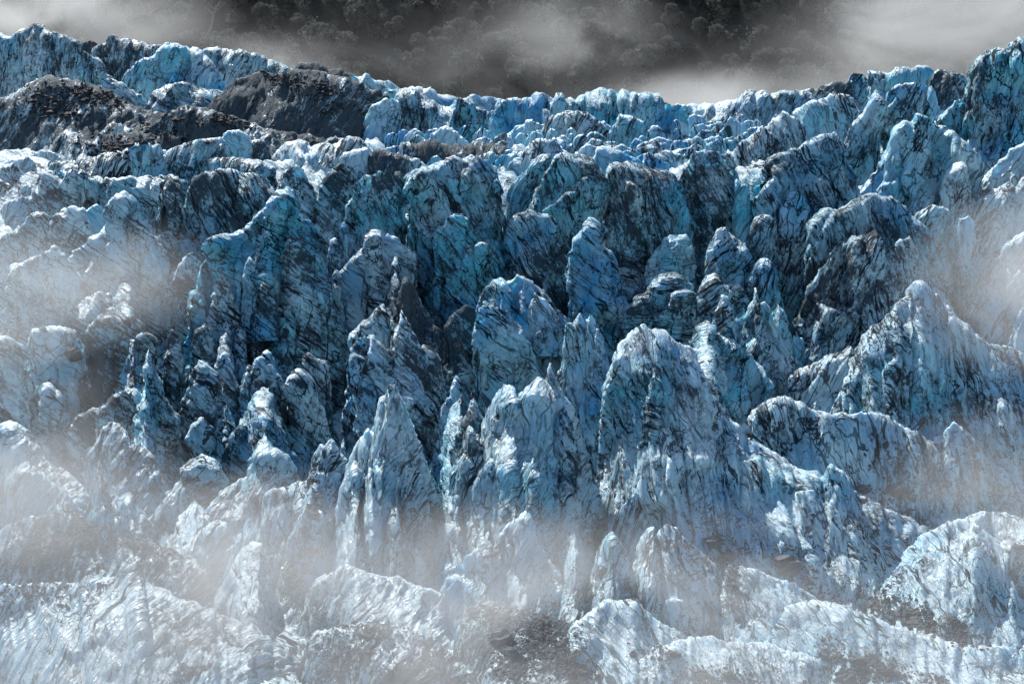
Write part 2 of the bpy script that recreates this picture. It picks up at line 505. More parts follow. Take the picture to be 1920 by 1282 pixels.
    edge = np.repeat(np.clip(np.minimum(t, t[-1] - t) / 10, 0, 1), len(q))
    d = d * edge
    top_soft = np.clip(np.abs(qq) / 0.06, 0.3, 1.0)     # keep the crest line close to its place
    d = d * top_soft
    P2 = P + NR * d[:, None]
    mud = mud + (0.03 if slope >= 66 else 0.05 if 44 < slope else 0.07)
    blue = blue + (0.14 if slope >= 66 else 0.0)
    if slope < 52 and mud < .3: mud = mud + .06
    m = np.clip(mud + (0.22 if mud < .7 else .38) * fbm(P / 11 + sv, 3), 0.0, 1.2)
    bl = np.clip(blue + 0.25 * fbm(P / 8 - sv, 2), -0.4, 1.2)
    S2 = (strata(P2, ang) if slope >= 66 else S0) + np.array([0, 0, seed * 5.3])
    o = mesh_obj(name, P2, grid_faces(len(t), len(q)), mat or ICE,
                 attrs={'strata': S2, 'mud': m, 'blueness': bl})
    # place the origin at the foot
    org = Vector((float(cx.mean()), float(dc), float(fz.min())))
    o.data.transform(Matrix.Translation(-org)); o.location = org
    tag(o, label, cat, group, kind)
    ICE_OBJECTS.append(o)
    PLACES.append(((pts[:, 0].min() + pts[:, 0].max()) / 2, (top + foot) / 2, label))
    return o

GP, GS, GB, GR, GH = ('ice pinnacles of the icefall', 'leaning slabs and towers of ice on the left', 'ice blocks under the plateau edge',
                  'ice ridges of the lower slope', 'ice lumps on the upper plateau')
# ------------------------------------------------------------------ every piece of ice, traced as its crest line
# kind | label | crest points | foot | options
def P(s): return [tuple(float(v) for v in a.split(',')) for a in s.split()]
KINDS = {'pinnacle': ('ice_pinnacle', 'ice pinnacle', GP), 'slab': ('ice_slab', 'ice slab', GS), 'block': ('ice_block', 'ice block', GB),
         'ridge': ('ice_ridge', 'ice ridge', GR), 'lump': ('ice_hummock', 'ice lump', GH), 'moraine': ('moraine_ridge', 'moraine ridge', 'grit covered ridges')}
def add(kind, label, pts, foot, **kw):
    name, cat, grp = KINDS[kind]
    d = dict(group=grp)
    if kind == 'ridge': d.update(prof=1.0, slope=50, mud=0.22, blue=0.05, rough=1.0)
    if kind == 'moraine': d.update(prof=0.9, slope=42, mud=0.95, blue=-0.1)
    if kind == 'block': d.update(prof=0.68, slope=80, mud=0.42, blue=0.35)
    if kind == 'slab': d.update(prof=0.85, slope=74, mud=0.42, blue=0.2)
    if kind == 'pinnacle': d.update(prof=0.85, slope=76, mud=0.40, blue=0.3)
    if kind == 'lump': d.update(prof=0.7, slope=60, mud=0.22, blue=0.35)
    d.update(kw)
    return serac(name, label, cat, P(pts), foot, **d)

# --- the skyline and the slopes at upper left
add('block', 'streaked white ice peak at the left end of the skyline', '-60,175 -40,78 -20,75 0,66 20,70 37,60 50,48 65,40 84,50 97,64 121,75 144,82 168,97 188,110 201,148 206,170', 178, mud=.42, blue=.1, ang=86, slope=68)
add('moraine', 'small black hump of grit just right of the left ice peak', '138,104 147,82 158,79 171,78 185,84 196,102', 106, slope=50, mud=1.0)
add('block', 'dark pointed ice wall between the left peak and the big dome', '170,156 174,94 195,80 208,65 221,72 245,77 268,80 295,87 312,79 325,84 345,95 356,156', 160, mud=.62, blue=.1, ang=86, slope=68)
add('block', 'big rounded blue ice dome on the left skyline', '226,178 235,148 241,134 262,121 285,104 295,90 322,81 342,82 362,87 379,104 403,124 412,141 424,178', 182, prof=.6, mud=.26, blue=.55, ang=70, slope=66)
add('block', 'lumpy white crest right of the big blue dome', '355,150 362,87 372,92 389,90 412,90 436,97 451,96 470,105 483,102 503,110 527,116 550,129 560,160', 165, mud=.4, blue=.15, slope=62)
add('moraine', 'black rubble crest with small teeth on the upper left skyline', '520,160 540,128 550,129 563,117 580,122 597,120 620,130 640,131 673,146 690,158 720,190', 200, slope=50, mud=.95)
add('block', 'thin white ice rim on the skyline left of the dip', '640,190 655,140 673,146 707,154 730,152 750,164 774,164 797,172 824,177 868,183 888,181 908,186 925,184 942,189 955,215', 218, mud=.22, blue=.4, slope=66)
add('block', 'bright ice knob below the skyline beside the blue dome', '397,150 403,117 420,109 436,101 453,97 470,107 487,121 495,150', 155, mud=.25, blue=.1)
add('moraine', 'large dark slope of grit under the lumpy white crest', '345,240 385,205 415,172 440,150 470,136 500,133 530,138 560,130 600,134 640,144 680,158 720,180 750,206 790,240', 252, mud=.85, slope=44, ang=-40)
add('slab', 'crooked ribbon of white ice crossing the dark slope', '184,185 188,151 208,146 228,157 248,168 268,178 280,200 284,212', 215, mud=.3, blue=.2)
add('block', 'cracked ice face under the blue dome', '270,210 285,172 320,160 360,158 400,162 430,178 450,215', 220, mud=.52, blue=.25, slope=66)
add('slab', 'small pale upright ice scale on the dark slope', '364,208 366,201 369,186 379,180 391,188 399,201 402,208', 212, mud=.12, blue=.35)
add('moraine', 'broad dark ridge with streaked ice face at far left', '-60,300 -30,200 0,188 33,174 57,161 70,151 94,144 117,148 168,158 201,168 228,185 255,198 285,205 319,215 360,235 420,250 440,290', 300, mud=.66, slope=38, ang=80)
add('moraine', 'small dark peaked ridge with shining flank at centre left', '270,280 280,240 302,231 322,215 349,201 386,205 419,215 470,231 503,241 537,248 600,258 650,262 670,290', 292, mud=.75, slope=40, ang=-55)
add('moraine', 'low mound of black grit beside the pale bumps', '95,300 130,278 165,262 205,250 245,245 285,252 330,262 350,290', 305, mud=1.0, slope=36)
# --- bumps behind the left half
add('lump', 'smooth pale hump behind the long white rib', '224,322 228,289 248,272 275,268 302,273 309,285 318,322', 325)
add('lump', 'long white rib rising to the square blue head', '272,328 278,318 295,295 322,282 356,268 396,258 413,255 425,290 428,328', 332, mud=.3)
add('block', 'square headed pale blue block on the left plateau', '409,304 411,275 416,250 425,246 436,245 455,248 466,255 473,275 474,304', 308, mud=.22, blue=.4, sp=3)
add('lump', 'little dark notch block right of the square head', '470,305 473,266 493,262 507,279 508,305', 308, mud=.5)
add('lump', 'long low snowy back on the left plateau', '498,305 503,296 517,279 537,265 564,265 584,275 614,268 628,278 650,255 680,262 700,290 704,312', 315, mud=.3, blue=.15)
add('lump', 'speckled low white bank at the left', '84,330 90,305 124,303 161,295 208,285 235,295 250,322 254,335', 336, mud=.4, blue=.05)
add('lump', 'tiny pale tooth at the left margin', '14,336 17,322 20,305 33,312 44,329 48,338', 340, blue=.2)
add('lump', 'rounded back behind the dark faced block', '355,350 362,329 379,305 409,295 443,294 480,299 510,312 520,350', 352, mud=.4)
add('block', 'wide dark faced block with bright round top left of centre', '340,520 342,470 344,390 350,355 365,332 385,322 410,315 440,318 470,320 497,330 512,350 518,400 525,520', 560, mud=.52, blue=.3, ang=-62)
add('block', 'pale hump with vertical streaks at far left', '50,400 54,372 64,339 80,315 111,315 141,322 168,335 188,339 200,400', 410, mud=.42, blue=.1)
add('block', 'long flat snowy shelf left of the dark faced block', '118,400 124,386 134,366 168,346 195,332 221,329 268,329 302,335 335,332 345,410', 420, mud=.36, blue=.15)
add('lump', 'low round ice head before the streaked hump', '54,400 57,389 67,362 87,359 107,369 124,389 128,400', 408, mud=.45)
add('pinnacle', 'sharp pale pinnacle beside the dark faced block', '512,520 515,440 520,345 537,315 554,307 570,319 581,339 591,369 598,430 606,520', 560, mud=.4, blue=.2)
add('pinnacle', 'curved upright fin right of the sharp pale pinnacle', '588,520 590,470 594,379 604,339 621,319 640,308 662,315 672,340 676,480', 560, mud=.5, blue=.35)
add('slab', 'bright smooth turquoise chip among the left slabs', '140,450 144,426 161,396 181,382 195,396 199,450', 452, mud=.02, blue=.5, rough=.4)
add('slab', 'dirty leaning slab left of the dark faced block', '288,500 292,410 302,340 319,329 335,350 345,400 350,520', 540, mud=.58, blue=.1)
# --- left slabs and towers
add('slab', 'big smooth slab with a straight right edge at far left', '-12,640 -5,600 20,520 34,494 67,480 101,460 117,477 134,500 151,524 161,551 170,640', 670, mud=.3, blue=-.05, ang=-28)
add('slab', 'largest pale slab with a steep right flank', '134,560 138,500 141,477 168,444 188,434 205,410 208,386 221,366 235,362 255,372 265,389 278,427 302,460 319,487 335,510 348,600', 620, mud=.34, blue=.0, ang=-33)
add('slab', 'pale slab behind the two biggest slabs', '5,520 10,490 23,454 40,427 50,406 77,396 101,400 134,393 158,389 170,420 182,520', 540, mud=.35, blue=-.05)
add('slab', 'narrow hazy slab end at the left margin', '-30,540 -20,480 0,446 12,440 22,470 26,540', 550, mud=.3, blue=-.1)
add('slab', 'glinting jagged slab before the largest pale slab', '116,660 120,630 126,608 134,588 161,561 188,544 208,548 228,568 238,590 252,670', 690, mud=.42, blue=.05)
add('slab', 'dark arched tower with a hollow face', '156,780 160,680 165,640 170,612 188,595 218,590 252,590 268,601 278,621 288,655 300,720 318,840', 860, mud=.62, blue=.2, prof=.6)
add('slab', 'translucent slab that holds the dark boulder', '38,800 42,700 50,640 60,618 80,612 111,611 144,618 161,642 181,668 185,700 195,820', 840, mud=.32, blue=.1)
add('slab', 'hazy rounded slab at the left margin below the boulder', '-40,840 -25,700 -5,640 8,632 20,635 44,648 54,668 60,700 68,860', 900, mud=.3, blue=-.05)
add('slab', 'cowl shaped pale pinnacle at lower left', '20,860 25,820 34,786 50,749 67,722 94,719 107,739 121,772 146,870', 890, mud=.3, blue=.05)
add('pinnacle', 'knobbly short column right of the largest slab', '324,610 328,560 330,510 338,490 349,475 366,474 376,490 378,530 382,610', 620, mud=.45, blue=.05)
add('pinnacle', 'little rounded stump under the knobbly column', '320,600 322,584 326,551 339,538 349,548 352,568 358,606', 612, mud=.35, blue=.1, sp=2.6)
add('pinnacle', 'tallest blue tower at left with glowing left shoulder', '338,700 345,640 356,588 372,541 383,490 400,456 416,437 453,430 476,413 490,392 503,376 523,352 537,347 554,359 564,386 570,413 577,450 601,490 621,544 640,600 652,720', 750, mud=.28, blue=.75, ang=-28, prof=.6)
add('pinnacle', 'dark twin headed buttress on the tallest blue tower', '436,620 440,560 446,510 450,467 457,458 476,457 493,467 513,460 530,470 536,510 550,640', 690, mud=.6, blue=.45)
add('pinnacle', 'dark stepped shoulder on the right of the blue tower', '528,640 532,520 534,457 544,445 567,447 584,464 604,500 624,544 640,600 652,740', 780, mud=.52, blue=.4, ang=-30)
add('pinnacle', 'slim dark needle before the tallest blue tower', '448,740 452,690 458,600 462,545 470,517 483,521 493,541 500,578 507,615 518,750', 770, mud=.6, blue=.3, sp=3)
add('pinnacle', 'small pale spur right of the slim dark needle', '502,690 505,650 509,588 517,570 537,574 550,588 556,615 568,740', 780, mud=.42, blue=.4)
add('pinnacle', 'squat dark tooth left of the slim needle', '348,760 352,700 362,635 372,615 383,611 396,625 409,655 420,690 434,790', 810, mud=.58, blue=.2)
add('pinnacle', 'thin bright edged blade with dark right side', '308,800 312,700 315,632 322,615 332,621 340,660 352,750 362,840', 850, mud=.55, blue=.2, sp=3)
add('pinnacle', 'pale narrow wedge hugging the needle from the left', '420,790 425,700 436,635 450,608 458,615 462,660 470,800', 810, mud=.4, blue=.35, sp=3)
add('pinnacle', 'blue grey pyramid at lower left of centre', '330,860 335,830 345,752 356,702 372,673 389,682 409,702 433,732 445,770 460,870', 900, mud=.5, blue=.35)
add('pinnacle', 'bright tipped little spire at lower left of centre', '418,870 425,830 433,762 450,739 460,702 466,685 473,699 480,736 490,762 506,880', 900, mud=.4, blue=.5, sp=3)
add('pinnacle', 'dark blunt peak below the blue tower', '464,860 468,800 472,702 477,672 490,668 510,689 530,712 550,739 572,880', 900, mud=.55, blue=.2)
add('pinnacle', 'grey peak with a straight right side below the shoulder', '534,880 540,800 546,705 550,695 567,692 584,712 597,742 611,779 630,900', 920, mud=.4, blue=.15)
add('pinnacle', 'translucent greenish chunk below the blue tower', '516,750 520,720 526,680 530,655 544,662 560,668 567,689 567,760', 770, mud=.06, blue=.2, rough=.5, sp=2.6)
add('pinnacle', 'dark streaked knob left of the centre column', '556,820 560,740 568,665 577,662 590,672 614,680 622,720 634,860', 880, mud=.5, blue=.15)
add('slab', 'dark slope with a long diagonal left crest at lower left', '240,860 245,790 252,710 258,699 275,699 285,712 302,736 322,762 336,802 356,920', 940, mud=.55, blue=.2)
add('pinnacle', 'thin finger beside the dark arched tower', '246,780 250,720 255,665 258,654 268,680 275,710 284,800', 820, mud=.5, blue=.15, sp=3)
add('pinnacle', 'split finger in front of the arched tower', '182,830 185,780 190,690 197,662 208,668 215,695 235,725 252,850', 860, mud=.5, blue=.15)
add('slab', 'twin backed dark rib in the lower left shade', '190,860 195,800 208,746 221,740 235,735 245,725 262,735 278,762 302,802 340,930', 950, mud=.45, blue=.15)
add('slab', 'low dark rolled ice bank beside the cowl pinnacle', '134,870 138,830 144,779 168,769 195,765 205,800 216,880', 900, mud=.5, blue=.1)
add('pinnacle', 'small folded blue grey peak at lower left', '342,910 350,870 362,796 379,782 399,802 425,900', 930, mud=.4, blue=.35)
add('pinnacle', 'low blue crest left of the dark grit gully', '396,930 405,880 425,830 450,800 475,790 500,800 530,815 560,860 580,920', 950, mud=.45, blue=.5)
add('pinnacle', 'slim cyan needle in the gap right of the blue tower', '608,620 612,560 616,480 622,450 628,447 636,475 644,620', 640, mud=.4, blue=.6, sp=3)
# --- blocks under the plateau edge, centre
add('block', 'big dark cube of ice left of the narrow turquoise crack', '634,540 636,500 643,430 647,386 660,346 677,329 707,320 747,322 756,336 761,380 764,460 768,560', 600, mud=.5, blue=.4, ang=-62)
add('block', 'widest block with dark front and turquoise right face', '768,560 767,400 769,330 784,322 821,315 848,295 875,297 898,290 918,299 929,315 937,362 940,430 946,560', 600, mud=.44, blue=.55, ang=-60)
add('block', 'slanting turquoise slab right of the widest block', '934,540 938,480 945,400 950,360 969,335 995,305 1019,290 1033,292 1036,310 1040,400 1046,540', 560, mud=.36, blue=.6, ang=60)
add('block', 'tall trapezoid tower below the middle of the plateau', '980,560 985,470 992,400 1006,349 1026,312 1039,289 1056,287 1086,292 1106,302 1115,319 1120,356 1123,430 1132,580', 600, mud=.48, blue=.5, ang=-70)
add('block', 'cyan wedge standing behind the tall trapezoid tower', '1111,345 1115,290 1120,276 1143,272 1177,289 1197,299 1207,340', 345, mud=.15, blue=.75)
add('block', 'black faced block with a bright left corner', '1129,580 1133,500 1135,400 1135,336 1147,309 1177,305 1210,312 1244,322 1262,329 1266,380 1272,560', 600, mud=.54, blue=.4, ang=-70)
add('block', 'rounded tall block right of the black faced block', '1258,520 1262,420 1266,345 1280,312 1303,285 1330,275 1354,279 1371,295 1384,322 1394,349 1404,400 1414,540', 560, mud=.5, blue=.35, ang=-60)
add('lump', 'long low dirty wall on the plateau above the widest block', '740,305 745,292 755,270 801,268 848,275 888,268 928,268 960,278 978,295 984,308', 312, mud=.62, blue=0)
add('lump', 'dirty upright slab just above the big dark cube', '680,348 683,335 687,300 700,281 727,281 757,292 784,302 792,345', 350, mud=.5, blue=.2)
add('lump', 'cyan edge plate at the left of the dirty wall', '628,335 632,318 645,285 665,282 690,278 697,300 702,336', 338, mud=.15, blue=.55)
add('lump', 'pointed white hump above the slanting turquoise slab', '950,322 955,305 990,275 1015,258 1043,262 1060,285 1072,322', 326, mud=.22, blue=.3)
add('pinnacle', 'round headed blue pinnacle at the centre', '808,620 812,540 814,450 821,430 835,412 851,399 868,397 882,408 895,430 908,452 918,480 928,520 944,640', 680, mud=.34, blue=.85)
add('pinnacle', 'capped pinnacle with a pale sloping top left of centre', '676,640 680,580 683,500 688,450 697,435 717,432 741,443 757,463 776,472 781,510 788,660', 680, mud=.42, blue=.3, ang=-30)
add('pinnacle', 'cyan wing leaning on the capped pinnacle', '628,650 634,580 640,524 650,500 670,480 684,465 690,520 698,660', 670, mud=.22, blue=.55)
add('pinnacle', 'bright bent turquoise pillar right of the round headed pinnacle', '904,600 908,560 915,467 922,456 935,465 945,480 955,500 952,525 950,610', 620, mud=.08, blue=.7, sp=3)
add('pinnacle', 'black blocky tower in the centre', '941,600 945,520 949,450 955,420 972,402 999,398 1026,402 1043,413 1049,433 1052,480 1056,620', 650, mud=.58, blue=.5)
add('pinnacle', 'rounded blue shield with a black crack below the black tower', '880,760 885,680 890,575 902,544 925,524 952,517 972,507 996,517 1012,534 1033,558 1049,578 1060,601 1064,680 1070,800', 830, mud=.38, blue=.6)
add('pinnacle', 'tallest sharp pinnacle right of centre', '1055,720 1060,640 1066,534 1070,500 1076,450 1093,427 1106,410 1120,427 1133,454 1147,487 1160,517 1177,558 1187,600 1196,720', 760, mud=.38, blue=.6, ang=-40)
add('block', 'small broken blocks shelf under the trapezoid tower', '1032,520 1036,460 1040,405 1056,398 1090,396 1110,405 1114,520', 560, mud=.45, blue=.5)
add('pinnacle', 'dark ragged spire behind the gap right of centre', '1140,580 1146,500 1150,470 1163,434 1177,410 1190,400 1205,410 1212,460 1220,600', 620, mud=.55, blue=.25)
add('pinnacle', 'smooth thumb shaped blue pinnacle under the black block', '1213,540 1217,480 1220,420 1224,376 1240,349 1250,345 1262,347 1276,365 1284,390 1292,420 1299,560', 600, mud=.26, blue=.6, ang=80)
add('pinnacle', 'broad pale pinnacle below the thumb shaped one', '1199,660 1205,580 1211,500 1224,467 1244,447 1261,440 1283,443 1295,460 1302,500 1308,660', 690, mud=.32, blue=.5)
add('pinnacle', 'cracked buttress at the foot of the broad pale pinnacle', '1156,760 1162,680 1177,601 1194,568 1217,541 1237,517 1261,512 1285,520 1300,540 1310,600 1322,780', 800, mud=.42, blue=.4)
add('pinnacle', 'bright white topped slab pinnacle at the middle', '888,840 890,740 893,600 896,575 903,567 915,570 935,575 955,584 966,592 980,620 995,650 1009,680 1015,740 1026,860', 880, mud=.24, blue=.3, ang=-35)
add('pinnacle', 'twin tipped fluted pinnacle in the middle', '1048,900 1052,800 1054,680 1056,620 1065,608 1076,615 1080,595 1090,585 1098,600 1106,585 1117,598 1127,625 1133,665 1138,740 1146,920', 950, mud=.34, blue=.25, ang=-75)
add('pinnacle', 'dark brown cone with a hooked tip', '732,780 735,720 743,620 748,550 754,524 767,520 777,537 787,568 804,598 818,618 834,800', 830, mud=.74, blue=.05)
add('pinnacle', 'murky rounded tower with a pale boulder like bulge', '824,820 828,760 832,640 838,601 855,585 872,571 888,575 894,620 898,830', 860, mud=.66, blue=.1)
add('pinnacle', 'pale diagonal blade left of the dark brown cone', '650,800 655,740 657,628 674,608 700,588 720,571 726,590 728,640 736,800', 830, mud=.42, blue=.2)
add('pinnacle', 'stepped pale buttress with a blue notch left of centre', '632,920 640,860 648,730 660,650 684,621 700,631 724,655 754,662 768,685 791,712 806,800 826,950', 980, mud=.36, blue=.25)
add('pinnacle', 'slender brownish spire left of the murky tower', '774,860 778,800 782,692 786,660 794,645 812,655 828,675 838,720 852,900', 930, mud=.45, blue=.05)
add('pinnacle', 'tiny greenish pyramid in the dark gap', '826,930 832,860 838,780 845,740 855,709 868,729 878,749 888,776 902,940', 980, mud=.42, blue=.15, sp=3)
add('pinnacle', 'narrow dark pillar at the left of the white topped slab', '870,960 876,900 880,760 888,700 894,650 900,700 905,800 914,980', 1000, mud=.66, blue=.1, sp=3)
add('pinnacle', 'rough knob above the central mound', '954,800 960,760 972,715 980,690 999,679 1019,692 1026,710 1040,800', 840, mud=.45, blue=.25)
add('pinnacle', 'dark shelf tower behind the twin tipped pinnacle', '1020,860 1030,780 1045,700 1060,660 1085,650 1110,660 1130,700 1150,800 1158,900', 940, mud=.6, blue=.2)
# --- right side
add('block', 'huge dark wedge block with a sharp upper right corner', '1414,560 1420,480 1424,400 1424,309 1448,292 1481,279 1515,262 1548,252 1575,247 1579,285 1595,302 1610,340 1618,380 1630,520', 580, mud=.46, blue=.45, ang=-70)
add('block', 'great rounded pale dome with a nipple top at upper right', '1606,470 1612,400 1616,356 1649,302 1669,265 1683,238 1706,228 1716,215 1733,216 1750,232 1783,255 1810,285 1834,309 1845,350 1856,440', 480, mud=.26, blue=.35, ang=60)
add('block', 'tall dark blue peak at the upper right corner', '1752,320 1763,221 1803,174 1817,134 1830,107 1850,94 1884,91 1904,77 1911,69 1925,72 1960,60 1990,100 2010,330', 335, mud=.42, blue=.65, ang=75, slope=72)
add('pinnacle', 'thin white ice needle before the tall corner peak', '1871,300 1874,279 1880,235 1884,196 1892,193 1895,215 1891,250 1888,300', 306, mud=.15, blue=.3, sp=2.2)
add('block', 'narrow leaning tower left of the long black crack', '1560,350 1565,330 1590,245 1622,201 1635,185 1642,178 1652,188 1654,235 1650,300 1648,360', 365, mud=.34, blue=.4)
add('block', 'rounded tower right of the long black crack', '1646,360 1652,320 1656,260 1656,195 1662,178 1676,158 1696,153 1720,153 1736,164 1745,190 1755,230 1768,340', 360, mud=.36, blue=.35)
add('block', 'thin turquoise sail right of the rounded tower', '1735,255 1738,230 1740,165 1746,161 1756,188 1766,215 1770,258', 262, mud=.05, blue=.75, sp=2.6)
add('block', 'pointed dark skyline block on the right slope', '1585,205 1588,190 1592,145 1600,138 1615,139 1625,150 1630,208', 212, mud=.4, blue=.35)
add('block', 'translucent blue skyline blocks at upper right', '1612,200 1616,180 1622,150 1628,128 1642,128 1666,134 1683,128 1710,130 1733,127 1745,140 1754,205', 208, mud=.22, blue=.65, ang=86)
add('block', 'low dirty skyline hump left of the corner peak', '1738,200 1743,150 1750,136 1760,129 1785,132 1805,140 1815,150 1824,210', 214, mud=.55, blue=.2)
add('block', 'long frosty skyline rim right of the dip', '1260,215 1270,196 1313,193 1347,191 1380,188 1400,180 1415,183 1448,176 1481,171 1515,166 1530,180 1540,218', 222, mud=.28, blue=.25)
add('block', 'dark rubbly skyline rim rising to the right', '1505,205 1515,166 1535,164 1548,156 1580,152 1600,150 1612,210', 216, mud=.62, blue=.1)
add('lump', 'streaked boxy hummock under the right skyline', '1520,258 1525,240 1530,200 1535,185 1558,178 1592,178 1604,193 1605,220 1602,258', 264, mud=.35, blue=.3)
add('lump', 'turquoise cheeked hummock under the right skyline', '1472,262 1478,230 1495,205 1520,190 1545,192 1560,205 1562,230 1560,272', 278, mud=.14, blue=.55)
add('lump', 'broad white snow hump left of the turquoise cheeks', '1420,290 1425,270 1435,240 1455,216 1470,210 1495,222 1512,240 1514,288', 292, mud=.25)
add('lump', 'dark mottled hump on the right of the plateau', '1360,308 1365,296 1380,275 1414,250 1430,236 1445,250 1452,308', 312, mud=.45)
add('lump', 'small clean white point before the dome', '1792,300 1795,285 1800,262 1813,240 1834,226 1844,240 1848,300', 304, mud=.1, blue=.15)
add('slab', 'diagonal hazy rib running up to the right edge', '1824,460 1830,420 1844,335 1864,309 1890,279 1919,262 1960,245 1975,440', 460, mud=.25, blue=.05, ang=50)
add('slab', 'misty pale shoulder at the right edge', '1814,540 1820,480 1827,403 1850,362 1890,339 1905,355 1930,330 1960,400 1970,540', 560, mud=.25, blue=0, ang=60)
add('slab', 'pale tooth between the dome and the right edge', '1750,500 1755,420 1767,349 1783,322 1803,305 1814,325 1824,362 1830,400 1840,520', 540, mud=.28, blue=.1, ang=60)
add('block', 'dark great round shouldered mound on the right', '1496,600 1505,520 1515,440 1522,416 1548,399 1582,389 1616,369 1639,362 1673,369 1703,389 1720,413 1732,425 1746,457 1756,500 1762,560 1772,660', 690, mud=.5, blue=.45, prof=.7, ang=-68)
add('pinnacle', 'arched dark ridge inside the round shouldered mound', '1470,760 1480,660 1495,575 1520,525 1545,487 1558,464 1582,450 1616,437 1639,432 1659,443 1670,480 1690,700', 760, mud=.52, blue=.2, ang=60, prof=.85)
add('pinnacle', 'grooved grey peak leaning before the round shouldered mound', '1500,800 1530,720 1560,640 1602,568 1629,500 1659,467 1683,447 1703,440 1720,467 1736,507 1760,541 1783,578 1803,615 1840,780', 830, mud=.38, blue=.15, ang=55, prof=.85, slope=64)
add('ridge', 'huge grooved cone with a white top and blue band on the right', '1500,900 1540,800 1575,735 1600,670 1636,615 1666,588 1700,548 1718,528 1730,524 1750,544 1783,581 1817,618 1850,645 1880,650 1930,665 1990,700 2030,980', 1010, mud=.30, blue=.42, ang=62, slope=59, prof=.95)
add('slab', 'misty tall cone at the right edge', '1790,660 1800,620 1830,554 1850,500 1874,477 1884,457 1907,437 1925,432 1960,460 1990,700', 700, mud=.3, blue=-.05, ang=60)
add('slab', 'lower misty cone at the right edge', '1868,760 1880,690 1895,600 1919,575 1950,560 2000,760', 790, mud=.3, blue=-.05, ang=60)
add('block', 'rounded hazy block behind the right slope', '1710,600 1715,520 1720,400 1745,385 1780,390 1792,420 1796,470 1800,600', 620, mud=.28, blue=.15)
add('block', 'fluted hazy column right of the rounded hazy block', '1792,620 1795,540 1798,410 1815,405 1828,418 1832,480 1838,640', 650, mud=.3, blue=.15, ang=85)
add('block', 'thin cyan pillar beside the rounded tall block', '1366,540 1370,480 1376,360 1380,338 1388,345 1400,350 1408,380 1412,560', 580, mud=.12, blue=.75, sp=3)
add('pinnacle', 'small cyan spike cluster at the right of the thumb pinnacle', '1288,500 1293,440 1300,390 1305,382 1312,400 1318,385 1324,372 1333,380 1338,500', 520, mud=.1, blue=.75, sp=2.6)
add('pinnacle', 'short cyan tooth beside the spike cluster', '1320,520 1325,460 1335,385 1345,375 1358,385 1370,420 1378,540', 560, mud=.2, blue=.65, sp=3)
add('block', 'notched grey block under the huge dark wedge', '1446,560 1455,460 1461,393 1481,362 1492,358 1508,365 1517,385 1522,480 1528,600', 620, mud=.42, blue=.35)
add('pinnacle', 'squared dark tower right of the cyan pillar', '1400,600 1405,500 1409,430 1415,412 1431,403 1450,408 1461,427 1463,480 1470,620', 650, mud=.6, blue=.25)
add('pinnacle', 'ribbed pale pinnacle with a blunt blue head', '1314,680 1320,600 1325,500 1335,455 1347,430 1360,425 1372,435 1380,445 1397,455 1408,480 1415,540 1426,700', 720, mud=.34, blue=.45)
add('pinnacle', 'stacked cubes of pale ice below the blunt blue head', '1304,720 1310,620 1315,540 1325,520 1340,515 1350,535 1360,535 1385,532 1398,548 1408,720', 750, mud=.35, blue=.25)
add('pinnacle', 'small hooded pinnacle left of the round mound', '1396,680 1402,600 1408,560 1414,510 1425,492 1438,490 1447,500 1452,520 1464,554 1475,600 1488,720', 750, mud=.35, blue=.25)
add('pinnacle', 'pale peak with a flowing right flank', '1355,820 1365,740 1370,610 1387,588 1414,571 1434,565 1448,578 1455,605 1468,642 1478,682 1512,840', 850, mud=.28, blue=.15, ang=-55)
add('pinnacle', 'broad light blue ribbed peak above the big ridge', '1288,860 1300,780 1313,695 1330,658 1345,632 1358,628 1377,638 1408,665 1421,685 1448,722 1480,880', 900, mud=.25, blue=.35, ang=60)
add('pinnacle', 'small upright cyan stump in the right hollow', '1474,740 1478,700 1482,635 1490,627 1505,635 1512,680 1518,750', 760, mud=.1, blue=.45, sp=2.6)
add('pinnacle', 'tiny pale tooth in the right hollow', '1521,730 1525,690 1530,657 1538,652 1550,665 1558,730', 738, mud=.25, blue=.25, sp=2.6)
add('ridge', 'jagged grey ridge in the right hollow', '1430,880 1440,820 1480,700 1515,688 1548,668 1575,660 1592,648 1605,660 1615,690 1625,720 1645,900', 930, mud=.32, blue=.12, ang=62, slope=66)
add('slab', 'upturned slab with a dark broken end in the right hollow', '1592,920 1600,850 1612,770 1614,712 1636,718 1659,735 1689,756 1716,785 1735,815 1765,920', 950, mud=.35, blue=.2, ang=70)
add('ridge', 'long scalloped ridge behind the main diagonal ridge', '1340,980 1360,880 1390,800 1425,762 1465,742 1510,752 1532,769 1565,772 1609,769 1649,779 1683,793 1723,812 1760,840 1800,880 1860,925 1890,1040', 1050, mud=.30, blue=.15, ang=62, slope=60)
add('ridge', 'main diagonal ridge sweeping from centre down to the right', '1100,1120 1108,960 1118,850 1130,756 1144,692 1168,645 1186,618 1208,606 1222,620 1246,618 1268,640 1290,650 1308,682 1326,712 1340,745 1360,775 1400,815 1440,840 1480,870 1530,895 1580,910 1640,940 1700,965 1750,1010 1790,1120', 1190, mud=.24, blue=.28, ang=64, slope=53, prof=.95)
